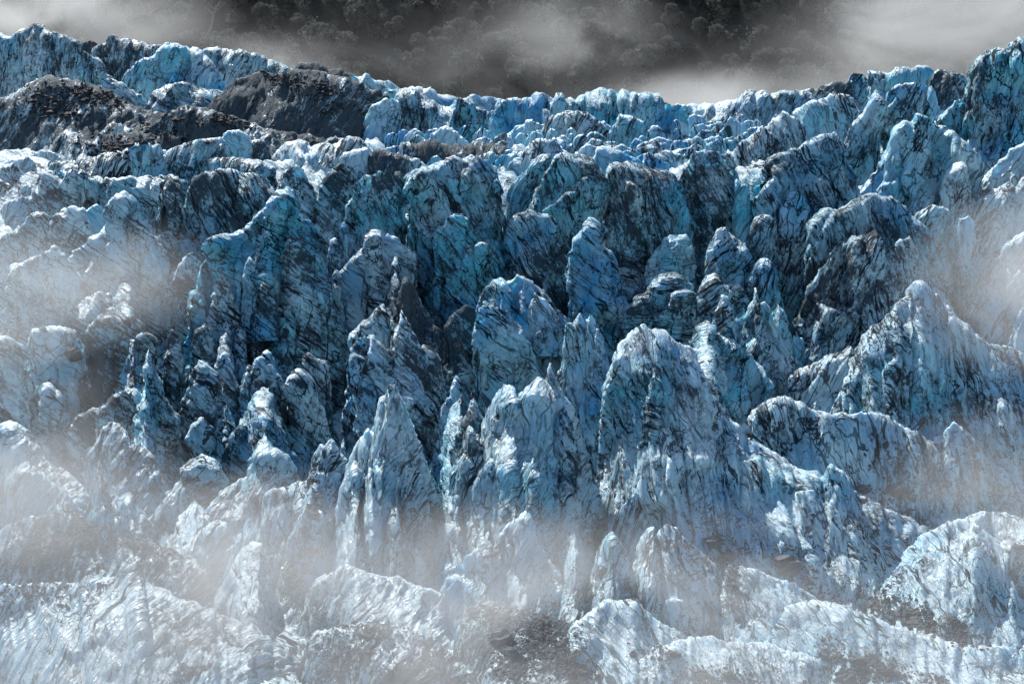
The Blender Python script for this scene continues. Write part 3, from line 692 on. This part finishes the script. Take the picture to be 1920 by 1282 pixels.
# --- lower slope
add('ridge', 'pale diagonal slope at the left margin under the cowl pinnacle', '-60,1060 -40,900 -10,800 30,790 60,830 100,870 150,900 180,950 210,1050', 1080, ang=-38)
add('ridge', 'grey ribbed ridge with a dark left gully at lower left', '155,1040 165,950 175,850 183,830 200,790 225,795 250,830 280,845 300,880 320,930 350,1040', 1060, mud=.35, blue=.2, ang=-60)
add('ridge', 'ridge climbing right towards the small folded peak', '230,1060 250,1000 300,960 330,910 340,890 356,865 377,854 400,862 415,890 430,960 460,1060', 1090, mud=.3, blue=.15, ang=-40)
add('ridge', 'twin pointed blue tinted ridge at lower left of centre', '340,1120 360,1020 384,960 420,918 462,890 473,851 490,837 511,840 536,851 550,880 565,900 600,1080', 1130, mud=.26, blue=.3, ang=-40)
add('ridge', 'ridge with a brown grit gully on its right side', '410,1150 425,1060 455,989 501,960 550,908 578,893 585,851 600,832 625,836 640,870 665,960 690,1100', 1160, mud=.32, blue=.12, ang=-42)
add('ridge', 'bright cone pointed ridge left of the central mound', '520,1180 545,1080 578,1006 613,971 650,930 672,860 695,800 710,752 727,716 741,718 754,742 768,776 785,825 810,900 830,1000 850,1110', 1170, mud=.22, blue=.22, ang=-55, slope=59, prof=.95)
add('ridge', 'central mound of fluted ice with several tips', '806,1150 820,1040 850,900 885,840 905,800 915,765 925,745 942,719 962,722 969,745 992,722 1006,705 1023,712 1043,729 1066,756 1086,800 1100,880 1112,980 1130,1150', 1190, mud=.24, blue=.22, ang=-50, slope=53, prof=.95)
add('ridge', 'small forward spur of the central mound', '790,1200 820,1110 850,1060 893,1025 905,1035 925,1060 960,1090 990,1125 1010,1200', 1215, mud=.14, blue=.05, ang=-40)
add('ridge', 'smooth pyramid spur right of the forward spur', '930,1190 945,1120 960,1065 992,1034 1008,1022 1028,1050 1056,1080 1085,1105 1105,1190', 1210, mud=.14, blue=.0, ang=-45)
add('ridge', 'pale twin crested spur at the foot of the deep gap', '1070,1200 1085,1130 1100,1100 1116,1077 1134,1040 1148,1037 1176,1055 1195,1085 1220,1120 1250,1200', 1220, mud=.14, blue=.05, ang=50)
add('ridge', 'pointed spur with a smooth blue panel on the right', '1160,1200 1180,1110 1211,1040 1230,1010 1247,980 1262,985 1280,1005 1308,1025 1340,1060 1380,1200', 1220, mud=.15, blue=.25, ang=58)
add('ridge', 'broad white apron below the twin crested spur', '1030,1270 1060,1200 1081,1165 1134,1130 1187,1122 1211,1147 1240,1168 1275,1182 1340,1260', 1280, mud=.12, blue=.1, ang=50, slope=38)
add('ridge', 'row of small pleated points at the lower centre left', '540,1230 560,1170 600,1090 650,1055 693,1070 731,1083 745,1078 755,1082 781,1094 816,1105 851,1119 880,1130 920,1220', 1235, mud=.14, blue=.02, ang=62, slope=40)
add('ridge', 'dirty sloping bank at lower left in the mist', '-80,1200 -50,1080 -20,1010 10,985 60,965 110,960 150,968 190,985 247,1013 317,1031 370,1050 423,1077 480,1110 560,1200', 1215, mud=.50, blue=0, ang=-42, slope=42)
add('ridge', 'big smooth rounded slab with long joints at bottom left', '-90,1330 -60,1200 -40,1110 0,1095 63,1094 106,1091 137,1098 166,1077 197,1084 226,1073 261,1073 289,1095 317,1112 352,1125 420,1150 494,1185 560,1230 640,1330', 1360, mud=.12, blue=.08, ang=-55, slope=38, rough=.8)
add('moraine', 'gravel covered hump at the bottom centre', '830,1310 860,1200 870,1150 901,1126 950,1133 993,1144 1045,1158 1091,1172 1112,1197 1134,1228 1160,1270 1190,1320', 1345, mud=.6, slope=28, rough=.6)
add('moraine', 'low grey grit bank left of the gravel hump', '540,1320 565,1240 590,1190 640,1172 693,1168 746,1176 781,1183 816,1200 870,1250 920,1310', 1340, mud=.5, slope=36, ang=-40)
add('ridge', 'low smooth white roll at the bottom right of centre', '1160,1320 1190,1250 1230,1210 1280,1196 1333,1190 1361,1200 1421,1204 1449,1211 1484,1221 1534,1235 1620,1320', 1345, mud=.10, blue=.1, ang=20, slope=34, rough=.7)
add('ridge', 'pale blue rolled bank at the bottom right', '1400,1290 1430,1210 1477,1140 1527,1130 1583,1137 1615,1147 1668,1168 1721,1190 1774,1200 1809,1207 1870,1210 1960,1215 2040,1300', 1325, mud=.10, blue=.22, ang=18, slope=34, rough=.7)
add('ridge', 'minor crest between the two debris hollows at lower right', '1320,1220 1340,1140 1368,1059 1410,1065 1439,1077 1491,1091 1540,1122 1570,1140 1630,1220', 1245, mud=.18, blue=.02, ang=60, slope=38)
add('ridge', 'wide grooved slope at the lower right corner', '1570,1250 1620,1150 1680,1060 1730,1000 1774,975 1802,968 1851,957 1890,960 1930,975 1990,990 2060,1240', 1265, mud=.18, blue=.0, ang=62, slope=38)
add('ridge', 'left shoulder tip of the central mound', '838,1090 850,960 868,900 885,850 905,838 925,860 945,900 970,980 985,1090', 1120, mud=.24, blue=.2, ang=-50, slope=58, on='central mound of fluted ice with several tips')
add('ridge', 'bright inner rib running down the central mound', '880,1130 895,1000 915,930 930,880 950,860 975,885 1000,930 1040,990 1080,1050 1100,1130', 1150, mud=.16, blue=.22, ang=-45, slope=55, on='central mound of fluted ice with several tips')
add('ridge', 'right flank rib of the central mound with beaded edge', '1020,1100 1035,990 1050,930 1070,905 1085,930 1100,980 1112,1040 1120,1100', 1130, mud=.22, blue=.15, ang=-60, slope=60, on='central mound of fluted ice with several tips')
add('ridge', 'secondary rib left of the bright cone pointed ridge', '600,1120 620,1020 640,960 655,920 668,905 685,930 700,980 720,1050 735,1120', 1150, mud=.22, blue=.15, ang=-50, slope=58)
add('ridge', 'low rib between the bright cone and the central mound', '735,1160 750,1100 765,1050 780,1020 795,1050 812,1090 830,1160', 1180, mud=.16, blue=.05, ang=-50, slope=52)
add('ridge', 'first dark rib on the face of the main diagonal ridge', '1200,1050 1210,930 1225,850 1240,800 1258,770 1275,800 1290,860 1310,950 1330,1050', 1090, mud=.32, blue=.35, ang=66, slope=58, on='main diagonal ridge sweeping from centre down to the right')
add('ridge', 'pale rib on the left edge of the main diagonal ridge', '1110,1110 1125,1000 1140,930 1158,860 1172,830 1188,870 1200,940 1215,1020 1230,1110', 1130, mud=.2, blue=.15, ang=-75, slope=60, on='main diagonal ridge sweeping from centre down to the right')
add('ridge', 'second rib on the face of the main diagonal ridge', '1330,1130 1345,1020 1360,950 1378,900 1395,885 1420,910 1450,960 1480,1030 1500,1130', 1160, mud=.24, blue=.15, ang=64, slope=54, on='main diagonal ridge sweeping from centre down to the right')
add('ridge', 'third rib low on the main diagonal ridge', '1490,1180 1505,1100 1525,1030 1548,985 1570,975 1600,1000 1640,1050 1680,1110 1700,1180', 1210, mud=.18, blue=.08, ang=62, slope=48, on='main diagonal ridge sweeping from centre down to the right')
add('ridge', 'shadowed rib under the blue band of the huge grooved cone', '1640,960 1655,860 1675,790 1700,745 1722,730 1745,760 1775,810 1805,870 1830,960', 990, mud=.34, blue=.6, ang=64, slope=58, on='huge grooved cone with a white top and blue band on the right')
add('ridge', 'streaked rib at the right of the huge grooved cone', '1780,990 1800,900 1825,820 1850,765 1875,745 1900,775 1930,840 1960,990', 1015, mud=.3, blue=.1, ang=62, slope=56, on='huge grooved cone with a white top and blue band on the right')
add('ridge', 'small striped fold at the foot of the left ribbed ridge', '170,1060 190,1000 215,955 245,935 270,960 300,1000 330,1060', 1085, mud=.3, blue=.05, ang=-40, slope=48)
add('ridge', 'low fold below the twin pointed ridge', '350,1160 375,1090 410,1040 440,1020 470,1050 500,1100 530,1160', 1180, mud=.22, blue=.05, ang=-45, slope=46)
# --- upper plateau
add('lump', 'bright turquoise crystal cluster on the plateau', '972,230 975,215 979,200 989,193 999,198 1012,208 1018,230', 232, mud=.0, blue=.8, sp=2, jag=1.6)
add('lump', 'clean turquoise boulder of ice at the left of the plateau', '819,242 822,230 825,214 838,203 848,208 856,240', 243, mud=.0, blue=.75, sp=2.2)
add('lump', 'low cyan pyramid at the front of the plateau', '792,280 797,268 818,248 838,238 858,248 884,276', 281, mud=.08, blue=.5, sp=2.6)
add('block', 'vertical streaked ice wall at the back left of the plateau', '748,245 754,200 757,182 777,181 808,183 841,193 858,186 888,196 910,205 918,245', 248, mud=.46, blue=.5, ang=85)
add('block', 'pale wall corner beside the black slope', '676,245 680,232 690,210 702,197 724,186 750,188 760,245', 248, mud=.22, blue=.5, ang=80)
add('block', 'glowing cyan striped wall in the middle of the skyline', '926,235 930,205 939,190 962,186 989,184 1006,176 1019,179 1036,186 1070,184 1077,190 1090,179 1117,178 1143,181 1170,178 1194,181 1217,181 1244,186 1279,193 1292,235', 238, mud=.24, blue=.8, ang=86)
add('lump', 'small pointed cyan block before the striped wall', '966,252 970,243 985,226 998,224 1003,240 1008,252', 254, mud=.05, blue=.6, sp=2.2)
add('lump', 'mottled white mound at the middle of the plateau', '1014,252 1020,235 1036,215 1055,209 1080,208 1102,215 1125,228 1146,252', 256, mud=.34, blue=.2)
add('lump', 'flat topped white block right of the mottled mound', '1140,258 1145,245 1162,215 1188,217 1204,228 1220,258', 262, mud=.25, blue=.35)
# ------------------------------------------------------------------ lumps and teeth that nothing tells apart
rnd = random.Random(5)
TRACED = list(PLACES)
def beside(what, x, y):
    """A label that says which traced piece the small one stands next to."""
    for px, py, lab in sorted(TRACED, key=lambda p: (p[0] - x) ** 2 + (2 * (p[1] - y)) ** 2):
        side = 'left of' if x < px - 14 else 'right of' if x > px + 14 else 'in front of' if y > py else 'behind'
        s = what + ' ' + side + ' the ' + lab
        if len(s.split()) <= 16: return s
def little(x, w, h, foot, label, kind, group, **kw):
    pts = [(x - w * .5, foot + 2)]
    n = rnd.choice((3, 4, 5))
    k = rnd.uniform(.3, .7)
    for i in range(n):
        u = (i + .5) / n
        env = 1 - abs((u - k) / (k if u < k else 1 - k)) ** 1.7
        pts.append((x - w * .5 + w * (u * .86 + .07), foot - h * (0.25 + 0.75 * env) * rnd.uniform(.82, 1.1)))
    pts.append((x + w * .5, foot + 2))
    tone = 'turquoise' if kw['blue'] > .5 else 'grit streaked' if kw['mud'] > .36 else 'pale'
    add(kind, beside(tone + ' ' + label, x, foot - h / 2), ' '.join('%.1f,%.1f' % p for p in pts), foot, group=group, sp=3.6 if 'on' in kw else 3.0, back=1.6, **kw)
for i in range(215):
    v = rnd.random() ** 1.2
    foot = 212 + v * 105
    x = rnd.uniform(700, 1640)
    if foot > 275 and x < 740: continue
    s = 0.55 + v * 0.75
    little(x, rnd.uniform(26, 62) * s, rnd.uniform(9, 26) * s, foot, 'small hummock', 'lump',
           'small hummocks strewn over the plateau', mud=rnd.uniform(.12, .42), blue=rnd.uniform(.15, .8))
for i in range(34):
    foot = rnd.uniform(292, 420); x = rnd.uniform(-20, 330)
    little(x, rnd.uniform(40, 90), rnd.uniform(16, 40), foot, 'hazy hummock', 'lump',
           'small hummocks on the left terrace', mud=rnd.uniform(.2, .45), blue=rnd.uniform(-.1, .3))
for i in range(30):
    foot = rnd.uniform(330, 420); x = rnd.uniform(1630, 1930)
    little(x, rnd.uniform(40, 80), rnd.uniform(20, 50), foot, 'low hummock', 'lump',
           'small hummocks on the right terrace', mud=rnd.uniform(.15, .4), blue=rnd.uniform(.0, .4))
for i in range(30):
    tip = rnd.uniform(470, 760); hh = rnd.uniform(90, 170); x = rnd.uniform(200, 1480)
    little(x, rnd.uniform(50, 85), hh, tip + hh, 'narrow blade', 'pinnacle',
           'narrow blades between the pinnacles', mud=rnd.uniform(.3, .55), blue=rnd.uniform(.1, .7), on='anything', jag=1.3, slope=70)
FINS = [(668, 883), (703, 883), (809, 862), (848, 915), (922, 869), (985, 953), (908, 989), (1045, 893), (1077, 967), (1180, 900), (1148, 985),
        (208, 876), (229, 904), (367, 911), (398, 957), (532, 883), (469, 996), (578, 900), (730, 960), (1215, 960), (620, 830), (760, 860),
        (880, 800), (1085, 830), (690, 800), (1560, 840), (130, 900), (1800, 760)]
for x, tip in FINS:
    hh = rnd.uniform(130, 220)
    little(x, rnd.uniform(90, 150), hh, tip + hh, 'fluted fin', 'ridge', 'fluted fins running down the wall', mud=rnd.uniform(.2, .38),
           blue=rnd.uniform(.05, .4), on='anything', slope=62, prof=.8)
# ------------------------------------------------------------------ stones lying on the ice
BVH = joined_bvh(ICE_OBJECTS + [GROUND], 530)
def spot(px, py):
    d = Vector(((px - 960) / F_PX, 1, (641 - py) / F_PX)).normalized()
    hit = BVH.ray_cast(Vector((0, 0, 0)), d, 900)
    return hit[0], hit[1]
def drop(x, y, z):
    hit = BVH.ray_cast(Vector((x, y, z)), Vector((0, 0, -1)), 60)
    return hit[0], hit[1]

def stone_shape(r, seed, n1=6, n2=5):
    rr = np.random.RandomState(seed)
    th = np.linspace(0, 2 * np.pi, n1, endpoint=False); ph = np.linspace(-1.2, 1.2, n2)
    v = [(0, 0, -1)]
    for b in ph:
        for a in th:
            v.append((math.cos(a) * math.cos(b), math.sin(a) * math.cos(b), math.sin(b)))
    v.append((0, 0, 1))
    v = np.array(v)
    v *= (1 + rr.uniform(-.28, .28, len(v)))[:, None]
    v = v * (rr.uniform(.75, 1.5), rr.uniform(.7, 1.2), rr.uniform(.4, .8)) * r
    f = []
    for k in range(n2 - 1):
        for i in range(n1):
            a = 1 + k * n1 + i; b = 1 + k * n1 + (i + 1) % n1
            f.append((a, b, b + n1)); f.append((a, b + n1, a + n1))
    for i in range(n1):
        f.append((0, 1 + (i + 1) % n1, 1 + i))
        l = 1 + (n2 - 1) * n1
        f.append((l + i, l + (i + 1) % n1, len(v) - 1))
    t = rr.uniform(0, 6.28)
    R = np.array([[math.cos(t), -math.sin(t), 0], [math.sin(t), math.cos(t), 0], [0, 0, 1]])
    return v @ R.T, np.array(f)
SHAPES = [stone_shape(1.0, s, 5, 3) for s in range(24)]

def rubble(name, patches, count, size, seed):
    """Loose stones on the ice that nobody could count: one mesh."""
    rr = np.random.RandomState(seed)
    vs, fs, off = [], [], 0
    wts = np.array([(p[2] * p[3]) for p in patches], float); wts /= wts.sum()
    tries = 0; made = 0
    while made < count and tries < count * 4:
        tries += 1
        cx, cy_, rx, ry, tilt = patches[rr.choice(len(patches), p=wts)]
        a = rr.uniform(0, 6.28); q = abs(rr.normal()) * .42
        ex, ey = rx * q * math.cos(a), ry * q * math.sin(a)
        t = math.radians(tilt)
        hit, nr = spot(cx + ex * math.cos(t) - ey * math.sin(t), cy_ + ex * math.sin(t) + ey * math.cos(t))
        if hit is None: continue
        x, y = hit.x + rr.normal() * .3, hit.y + rr.normal() * .9
        hit, nr = drop(x, y, hit.z + 4)
        if hit is None or nr.z < 0.35: continue
        v, f = SHAPES[rr.randint(24)]
        r = size * math.exp(rr.normal() * .55)
        if r > size * 4: continue
        vs.append(v * r + np.array(hit) + np.array([0, 0, r * .12])); fs.append(f + off); off += len(v); made += 1
    o = mesh_obj(name, np.concatenate(vs), np.concatenate(fs), DARK_ROCK if size > .2 else ROCK, smooth=False)
    return tag(o, kind='stuff')

patch_sets = [
    ('rubble', [(600, 170, 110, 24, 20), (520, 150, 60, 14, 10), (180, 180, 150, 16, 10), (330, 250, 110, 16, 5), (220, 275, 120, 18, 0), (90, 200, 90, 30, 10), (430, 230, 90, 12, 10)], 1300, .30),
    ('rubble', [(1700, 938, 90, 16, 12), (1800, 915, 60, 12, 30), (1835, 880, 50, 26, 40), (1870, 930, 60, 14, 10)], 620, .17),
    ('rubble', [(1720, 1160, 130, 22, 22), (1640, 1133, 60, 18, 10), (1800, 1195, 50, 10, 14)], 1050, .17),
    ('rubble', [(1560, 1228, 60, 14, 10), (1650, 1255, 110, 20, 12), (1600, 1275, 90, 10, 5), (1760, 1278, 60, 8, 5), (1320, 1275, 110, 12, 4), (1410, 1285, 60, 8, 4)], 1200, .15),
    ('rubble', [(1010, 1190, 90, 50, 25), (1060, 1240, 90, 60, 30), (920, 1150, 70, 16, 5), (970, 1250, 80, 40, 0)], 2600, .13),
    ('rubble', [(700, 1185, 130, 22, 8), (640, 1230, 80, 30, 0), (540, 1100, 110, 14, 14), (590, 1160, 60, 22, 20), (800, 1230, 60, 24, 25)], 1300, .13),
    ('rubble', [(60, 1030, 80, 44, 10), (150, 990, 110, 34, 20), (280, 1030, 120, 20, 18), (60, 1105, 100, 16, 5)], 1600, .14),
    ('rubble', [(590, 960, 14, 60, 10), (565, 1030, 18, 60, 15), (545, 1070, 30, 30, 0)], 620, .15),
    ('rubble', [(1340, 1040, 40, 12, 30), (1370, 1080, 14, 70, -4), (1480, 1060, 60, 14, 20), (1530, 1110, 60, 12, 30), (1300, 1020, 30, 12, 30), (1290, 1170, 40, 14, 10)], 900, .15),
    ('rubble', [(1910, 1050, 50, 14, 30), (1400, 818, 30, 6, 30), (1010, 1150, 60, 10, 10), (1230, 1225, 70, 10, 5)], 360, .15),
]
for k, (nm, pt, c, s) in enumerate(patch_sets):
    rubble(nm, pt, int(c * 1.25), s * .85, 60 + k)

def boulder(label, px, py, wpx, hpx, seed, z_add=0.0, group='single boulders on the ice'):
    hit, nr = spot(px, py)
    if hit is None: return
    r = wpx / F_PX * hit.y * .5
    v, f = stone_shape(1.0, seed, 12, 8)
    v = v / np.abs(v).max(0) * np.array([r, r * .9, hpx / F_PX * hit.y * .5])
    v = v + (billow(v / (r * .6) + seed, 2) * r * .12)[:, None] * v / r
    o = mesh_obj('boulder', v, f, ROCK, smooth=False)
    o.location = Vector(hit) + Vector((0, -r * .25, 0.25 * v[:, 2].max() + z_add))
    tag(o, label, 'boulder', group)
boulder('dark round boulder lodged in the translucent slab at left', 139, 668, 34, 30, 3)
boulder('pale boulder frozen into the murky rounded tower', 858, 650, 22, 20, 4)
boulder('dark angular boulder on the debris line at the foot of the right slope', 1675, 922, 36, 26, 5)
boulder('flat dark boulder left of the angular one on the debris line', 1618, 918, 34, 20, 6)
boulder('light grey block under a tilted plate in the right debris hollow', 1478, 1066, 52, 40, 7)
boulder('small boulder at the top of the right debris hollow', 1338, 1018, 34, 26, 8)
boulder('dark boulder beside the small one in the right debris hollow', 1362, 1044, 40, 22, 9)
boulder('dark pointed boulder at the bottom edge right of centre', 1586, 1272, 46, 36, 10)
boulder('brownish flat boulder in the bottom right rubble', 1606, 1238, 40, 18, 11)
boulder('grey boulder at the right end of the bottom rubble', 1670, 1262, 26, 20, 12)
boulder('dark boulder on the rubble strip at bottom centre right', 1368, 1268, 26, 18, 13)
boulder('large grey slab boulder on the gravel hump', 940, 1196, 60, 34, 14)
boulder('second dark slab boulder lower on the gravel hump', 962, 1224, 44, 24, 15)
boulder('long dark boulder on the gravel hump left crest', 888, 1146, 30, 14, 16)
boulder('lone boulder right of the gravel hump', 1262, 1228, 34, 16, 17)
boulder('brown stone caught on the long scalloped ridge', 1408, 818, 22, 12, 18)
boulder('pebble like boulder alone on the pale blue rolled bank', 1840, 1218, 8, 6, 19)
boulder('rust brown boulder in the dark gully between lower ridges', 588, 965, 26, 20, 20)
boulder('tan streaked boulder beside the low dark rolled bank', 196, 775, 18, 10, 21)
boulder('dark boulder on the mid right rubble fan', 1705, 1152, 30, 14, 22)
boulder('rounded dark boulder at the right of the rubble fan', 1790, 1166, 24, 14, 23)
# tilted plate on the light grey block
hit, nr = spot(1464, 1050)
if hit is not None:
    v, f = stone_shape(1.0, 31, 10, 4)
    v = v / np.abs(v).max(0) * np.array([19 / F_PX * hit.y, .9, .13])
    o = mesh_obj('rock_plate', v, f, ROCK, smooth=False)
    o.location = Vector(hit) + Vector((0, -.8, .5)); o.rotation_euler = (0.2, -0.22, 0)
    tag(o, 'thin pale rock plate tilted over the light grey block', 'rock plate')

# ------------------------------------------------------------------ forest on the mountainside
def crown_mesh(seed, leaves=1500, R=6.0):
    rr = np.random.RandomState(seed)
    nl = rr.randint(4, 8)
    lobes = []
    for i in range(nl):
        a = rr.uniform(0, 6.28); q = rr.uniform(0, .6) * R
        lobes.append((math.cos(a) * q, math.sin(a) * q, rr.uniform(-.1, .6) * R, rr.uniform(.35, .6) * R))
    lobes = np.array(lobes)
    li = rr.randint(0, nl, leaves)
    d = rr.normal(size=(leaves, 3)); d[:, 2] = d[:, 2] * .8 + .25
    d /= np.linalg.norm(d, axis=1)[:, None]
    rad = lobes[li, 3] * (0.8 + .25 * rr.rand(leaves)) * (1 + .25 * fbm(d * 2.5 + seed + li[:, None], 2))
    c = lobes[li, :3] + d * rad[:, None] * np.array([1, 1, .75])
    nrm = d + rr.normal(size=(leaves, 3)) * .5
    nrm /= np.linalg.norm(nrm, axis=1)[:, None]
    t = np.cross(nrm, rr.normal(size=(leaves, 3))); t /= np.linalg.norm(t, axis=1)[:, None]
    b = np.cross(nrm, t)
    s = rr.uniform(.22, .62, leaves)[:, None]
    q = np.stack([c - t * s - b * s * .6, c + t * s - b * s * .5, c + t * s * .8 + b * s * .7, c - t * s * .9 + b * s * .6], 1).reshape(-1, 3)
    f = np.arange(leaves * 4).reshape(-1, 4)
    return q, f
def trunk_mesh(h, r, seed, lean=0.0):
    rr = np.random.RandomState(seed)
    co, f = [], []
    def limb(p0, p1, r0, r1):
        base = len(co); n = 6; m = 4
        p0, p1 = np.array(p0), np.array(p1)
        d = (p1 - p0) / np.linalg.norm(p1 - p0)
        a = np.cross(d, [0.3, 1, .2]); a /= np.linalg.norm(a); b = np.cross(d, a)
        for k in range(m):
            u = k / (m - 1); c = p0 + (p1 - p0) * u + (rr.normal(size=3) * r0 * .4 if 0 < k < m - 1 else 0)
            for i in range(n):
                t = 6.283 * i / n
                co.append(c + (a * math.cos(t) + b * math.sin(t)) * (r0 + (r1 - r0) * u))
        for k in range(m - 1):
            for i in range(n):
                f.append((base + k * n + i, base + k * n + (i + 1) % n, base + (k + 1) * n + (i + 1) % n, base + (k + 1) * n + i))
    top = np.array([lean * h, 0, h])
    limb((0, 0, -2), top, r, r * .35)
    for i in range(5):
        u = rr.uniform(.45, .9); a = rr.uniform(0, 6.28)
        p = top * u; L = h * rr.uniform(.2, .4)
        limb(p, p + np.array([math.cos(a) * L, math.sin(a) * L, L * .8]), r * .4, r * .1)
    return np.array(co), np.array(f)

crowns = []; 
for s in range(6):
    q, f = crown_mesh(100 + s)
    oc = mesh_obj('crown', q, f, LEAF, smooth=False); crowns.append(oc.data)
    bpy.data.objects.remove(oc)
co, f = trunk_mesh(7.0, .32, 1)
ot = mesh_obj('trunk', co, f, BARK); trunk_data = ot.data; bpy.data.objects.remove(ot)
def tree(x, y, s, k, rz, label, group='trees on the misty mountainside', name='forest_tree'):
    root = bpy.data.objects.new(name, None); C.objects.link(root)
    root.location = (x, y, float(mount_z(np.array([x]), np.array([y]))[0]) - .5)
    root.rotation_euler = (0, 0, rz); root.scale = (s, s, s * rnd.uniform(.85, 1.2))
    c = bpy.data.objects.new('crown', crowns[k]); c.parent = root; c.location = (0, 0, 6.5); C.objects.link(c)
    t = bpy.data.objects.new('trunk', trunk_data); t.parent = root; C.objects.link(t)
    return tag(root, label, 'tree', group)
spots = []
for r in range(11):
    y = 796 + r * 9.2
    half = 300 * y / 960 * .94
    n = 27
    for i in range(n):
        x = -half + (i + .5 * (r % 2) + rnd.uniform(-.25, .25)) * 2 * half / n
        spots.append((x, y + rnd.uniform(-3, 3)))
def tree_label(x, y):
    px = 960 + x / y * F_PX
    col = ['left edge', 'far left', 'left', 'centre left', 'centre', 'centre right', 'right', 'far right', 'right edge'][int(min(8, max(0, px / 1920 * 9)))]
    row = 'lowest rows' if y < 815 else 'lower rows' if y < 835 else 'upper rows' if y < 860 else 'topmost rows'
    return 'dark leafy tree in the %s of the forest, %s of the picture' % (row, col)
for i, (x, y) in enumerate(spots):
    s = rnd.uniform(.75, 1.35)
    tree(x, y, s, rnd.randrange(6), rnd.uniform(0, 6.28), tree_label(x, y))
tree(world_at(690, 60, 838)[0], 838, 1.7, 0, 0.4, 'broad domed tree crown standing proud left of the middle of the forest')
tree(world_at(860, 100, 826)[0], 826, 1.5, 1, 1.4, 'tall many lobed tree crown catching light above the middle of the skyline')
tree(world_at(950, 80, 834)[0], 834, 1.6, 2, 2.4, 'ragged tree with glinting leaves beside the many lobed crown')
tree(world_at(600, 90, 826)[0], 826, 1.4, 3, 3.1, 'paler round tree crown low in the mist behind the black rubble crest')
# the mass of smaller crowns between them and beyond the picture
rr = np.random.RandomState(9)
vs, fs, off = [], [], 0
q0, f0 = crown_mesh(300, 110, 5.0)
for i in range(1900):
    y = rr.uniform(750, 1060); x = rr.uniform(-1, 1) * 420
    s = rr.uniform(.7, 1.3); a = rr.uniform(0, 6.28)
    R = np.array([[math.cos(a), -math.sin(a), 0], [math.sin(a), math.cos(a), 0], [0, 0, 1]])
    z = float(mount_z(np.array([x]), np.array([y]))[0])
    vs.append(q0 @ R.T * s + np.array([x, y, z + 2.0])); fs.append(f0 + off); off += len(q0)
tag(mesh_obj('forest_canopy', np.concatenate(vs), np.concatenate(fs), LEAF, smooth=False), kind='stuff')
# bare leaning trunk at upper left
root = bpy.data.objects.new('dead_tree', None); C.objects.link(root)
x, y, z = world_at(386, 66, 812)
root.location = (x, y, z)
co, f = trunk_mesh(15.0, .75, 8, .42)
o = mesh_obj('trunk', co, f, forest_material('dead_wood', (.10, .10, .095), (.17, .17, .16), 0.9, 0.1), parent=root)
tag(root, 'bare pale leaning trunk in the forest at upper left', 'dead tree')

# ------------------------------------------------------------------ drifting mist
def mist(name, lo, hi, blobs, nscale, dens, stretch=(1, 1, 1), color=(.95, .975, .975), step=None, thr=(.36, .70), aniso=0.35):
    k = N(name)
    Pn = k.node('ShaderNodeNewGeometry').outputs['Position']
    total = None
    for (c, r, a) in blobs:
        v = k.vmath('SUBTRACT', Pn, tuple(c))
        v = k.vmath('MULTIPLY', v, tuple(1.0 / q for q in r))
        ln = k.node('ShaderNodeVectorMath', operation='LENGTH'); k.put(ln.inputs[0], v)
        g = k.map(ln.outputs['Value'], 1.0, 0.0, 0.0, a, True)
        total = g if total is None else k.math('ADD', total, g)
    n = k.noise(k.vmath('MULTIPLY', Pn, tuple(s * nscale for s in stretch)), 1.0, 5.0, 0.6, 0.9)
    n = k.map(n, thr[0], thr[1], 0.0, 1.0)
    d = k.math('MULTIPLY', k.math('MULTIPLY', total, n), dens)
    pv = k.node('ShaderNodeVolumePrincipled')
    k.put(pv.inputs['Color'], (*color, 1)); k.put(pv.inputs['Density'], d); k.put(pv.inputs['Anisotropy'], aniso)
    m = k.out(pv.outputs[0], True)
    lo, hi = Vector(lo), Vector(hi)
    co = [(x, y, z) for x in (lo.x, hi.x) for y in (lo.y, hi.y) for z in (lo.z, hi.z)]
    fc = [(0, 1, 3, 2), (4, 6, 7, 5), (0, 4, 5, 1), (2, 3, 7, 6), (0, 2, 6, 4), (1, 5, 7, 3)]
    o = mesh_obj('mist', co, fc, m, smooth=False)
    tag(o, kind='stuff')
    try: m.cycles.volume_step_rate = step or 1.0
    except Exception: pass
    return o

# screen position, reach in pixels -> a blob of mist hanging at distance d
def blob(px, py, rx, ry, a, d, dy):
    x, y, z = world_at(px, py, d)
    return ((x, y, z), (rx / F_PX * d, dy, ry / F_PX * d), a)
front = [
    blob(300, 1330, 1500, 330, .95, 175, 60), blob(1500, 1380, 1500, 340, .85, 175, 60),
    blob(470, 1060, 330, 210, 2.0, 175, 45), blob(860, 1080, 420, 170, 1.1, 175, 45),
    blob(-60, 640, 320, 420, 1.0, 175, 45), blob(200, 520, 240, 150, .9, 175, 40),
    blob(1250, 1090, 560, 180, .9, 175, 45), blob(1980, 520, 300, 230, 2.2, 175, 45),
    blob(1920, 960, 360, 240, 1.4, 175, 45), blob(30, 960, 400, 230, 1.4, 175, 45),
]
mist('near_mist', (-95, 135, -62), (95, 212, 34), front, .06, .026, (1, .4, 1.6), thr=(.36, .68))
backm = [
    blob(60, 20, 440, 150, 1.6, 690, 60), blob(1900, 90, 420, 210, 3.2, 690, 60), blob(1450, 225, 520, 115, 2.6, 690, 60),
    blob(1060, 60, 240, 150, .35, 690, 60), blob(480, 150, 300, 90, .7, 690, 60), blob(1620, 60, 260, 120, .45, 690, 60), blob(900, 150, 900, 200, .18, 690, 60),
]
mist('far_mist', (-330, 625, 20), (330, 733, 235), backm, .026, .021, (1, .4, 1.6), thr=(.33, .66))
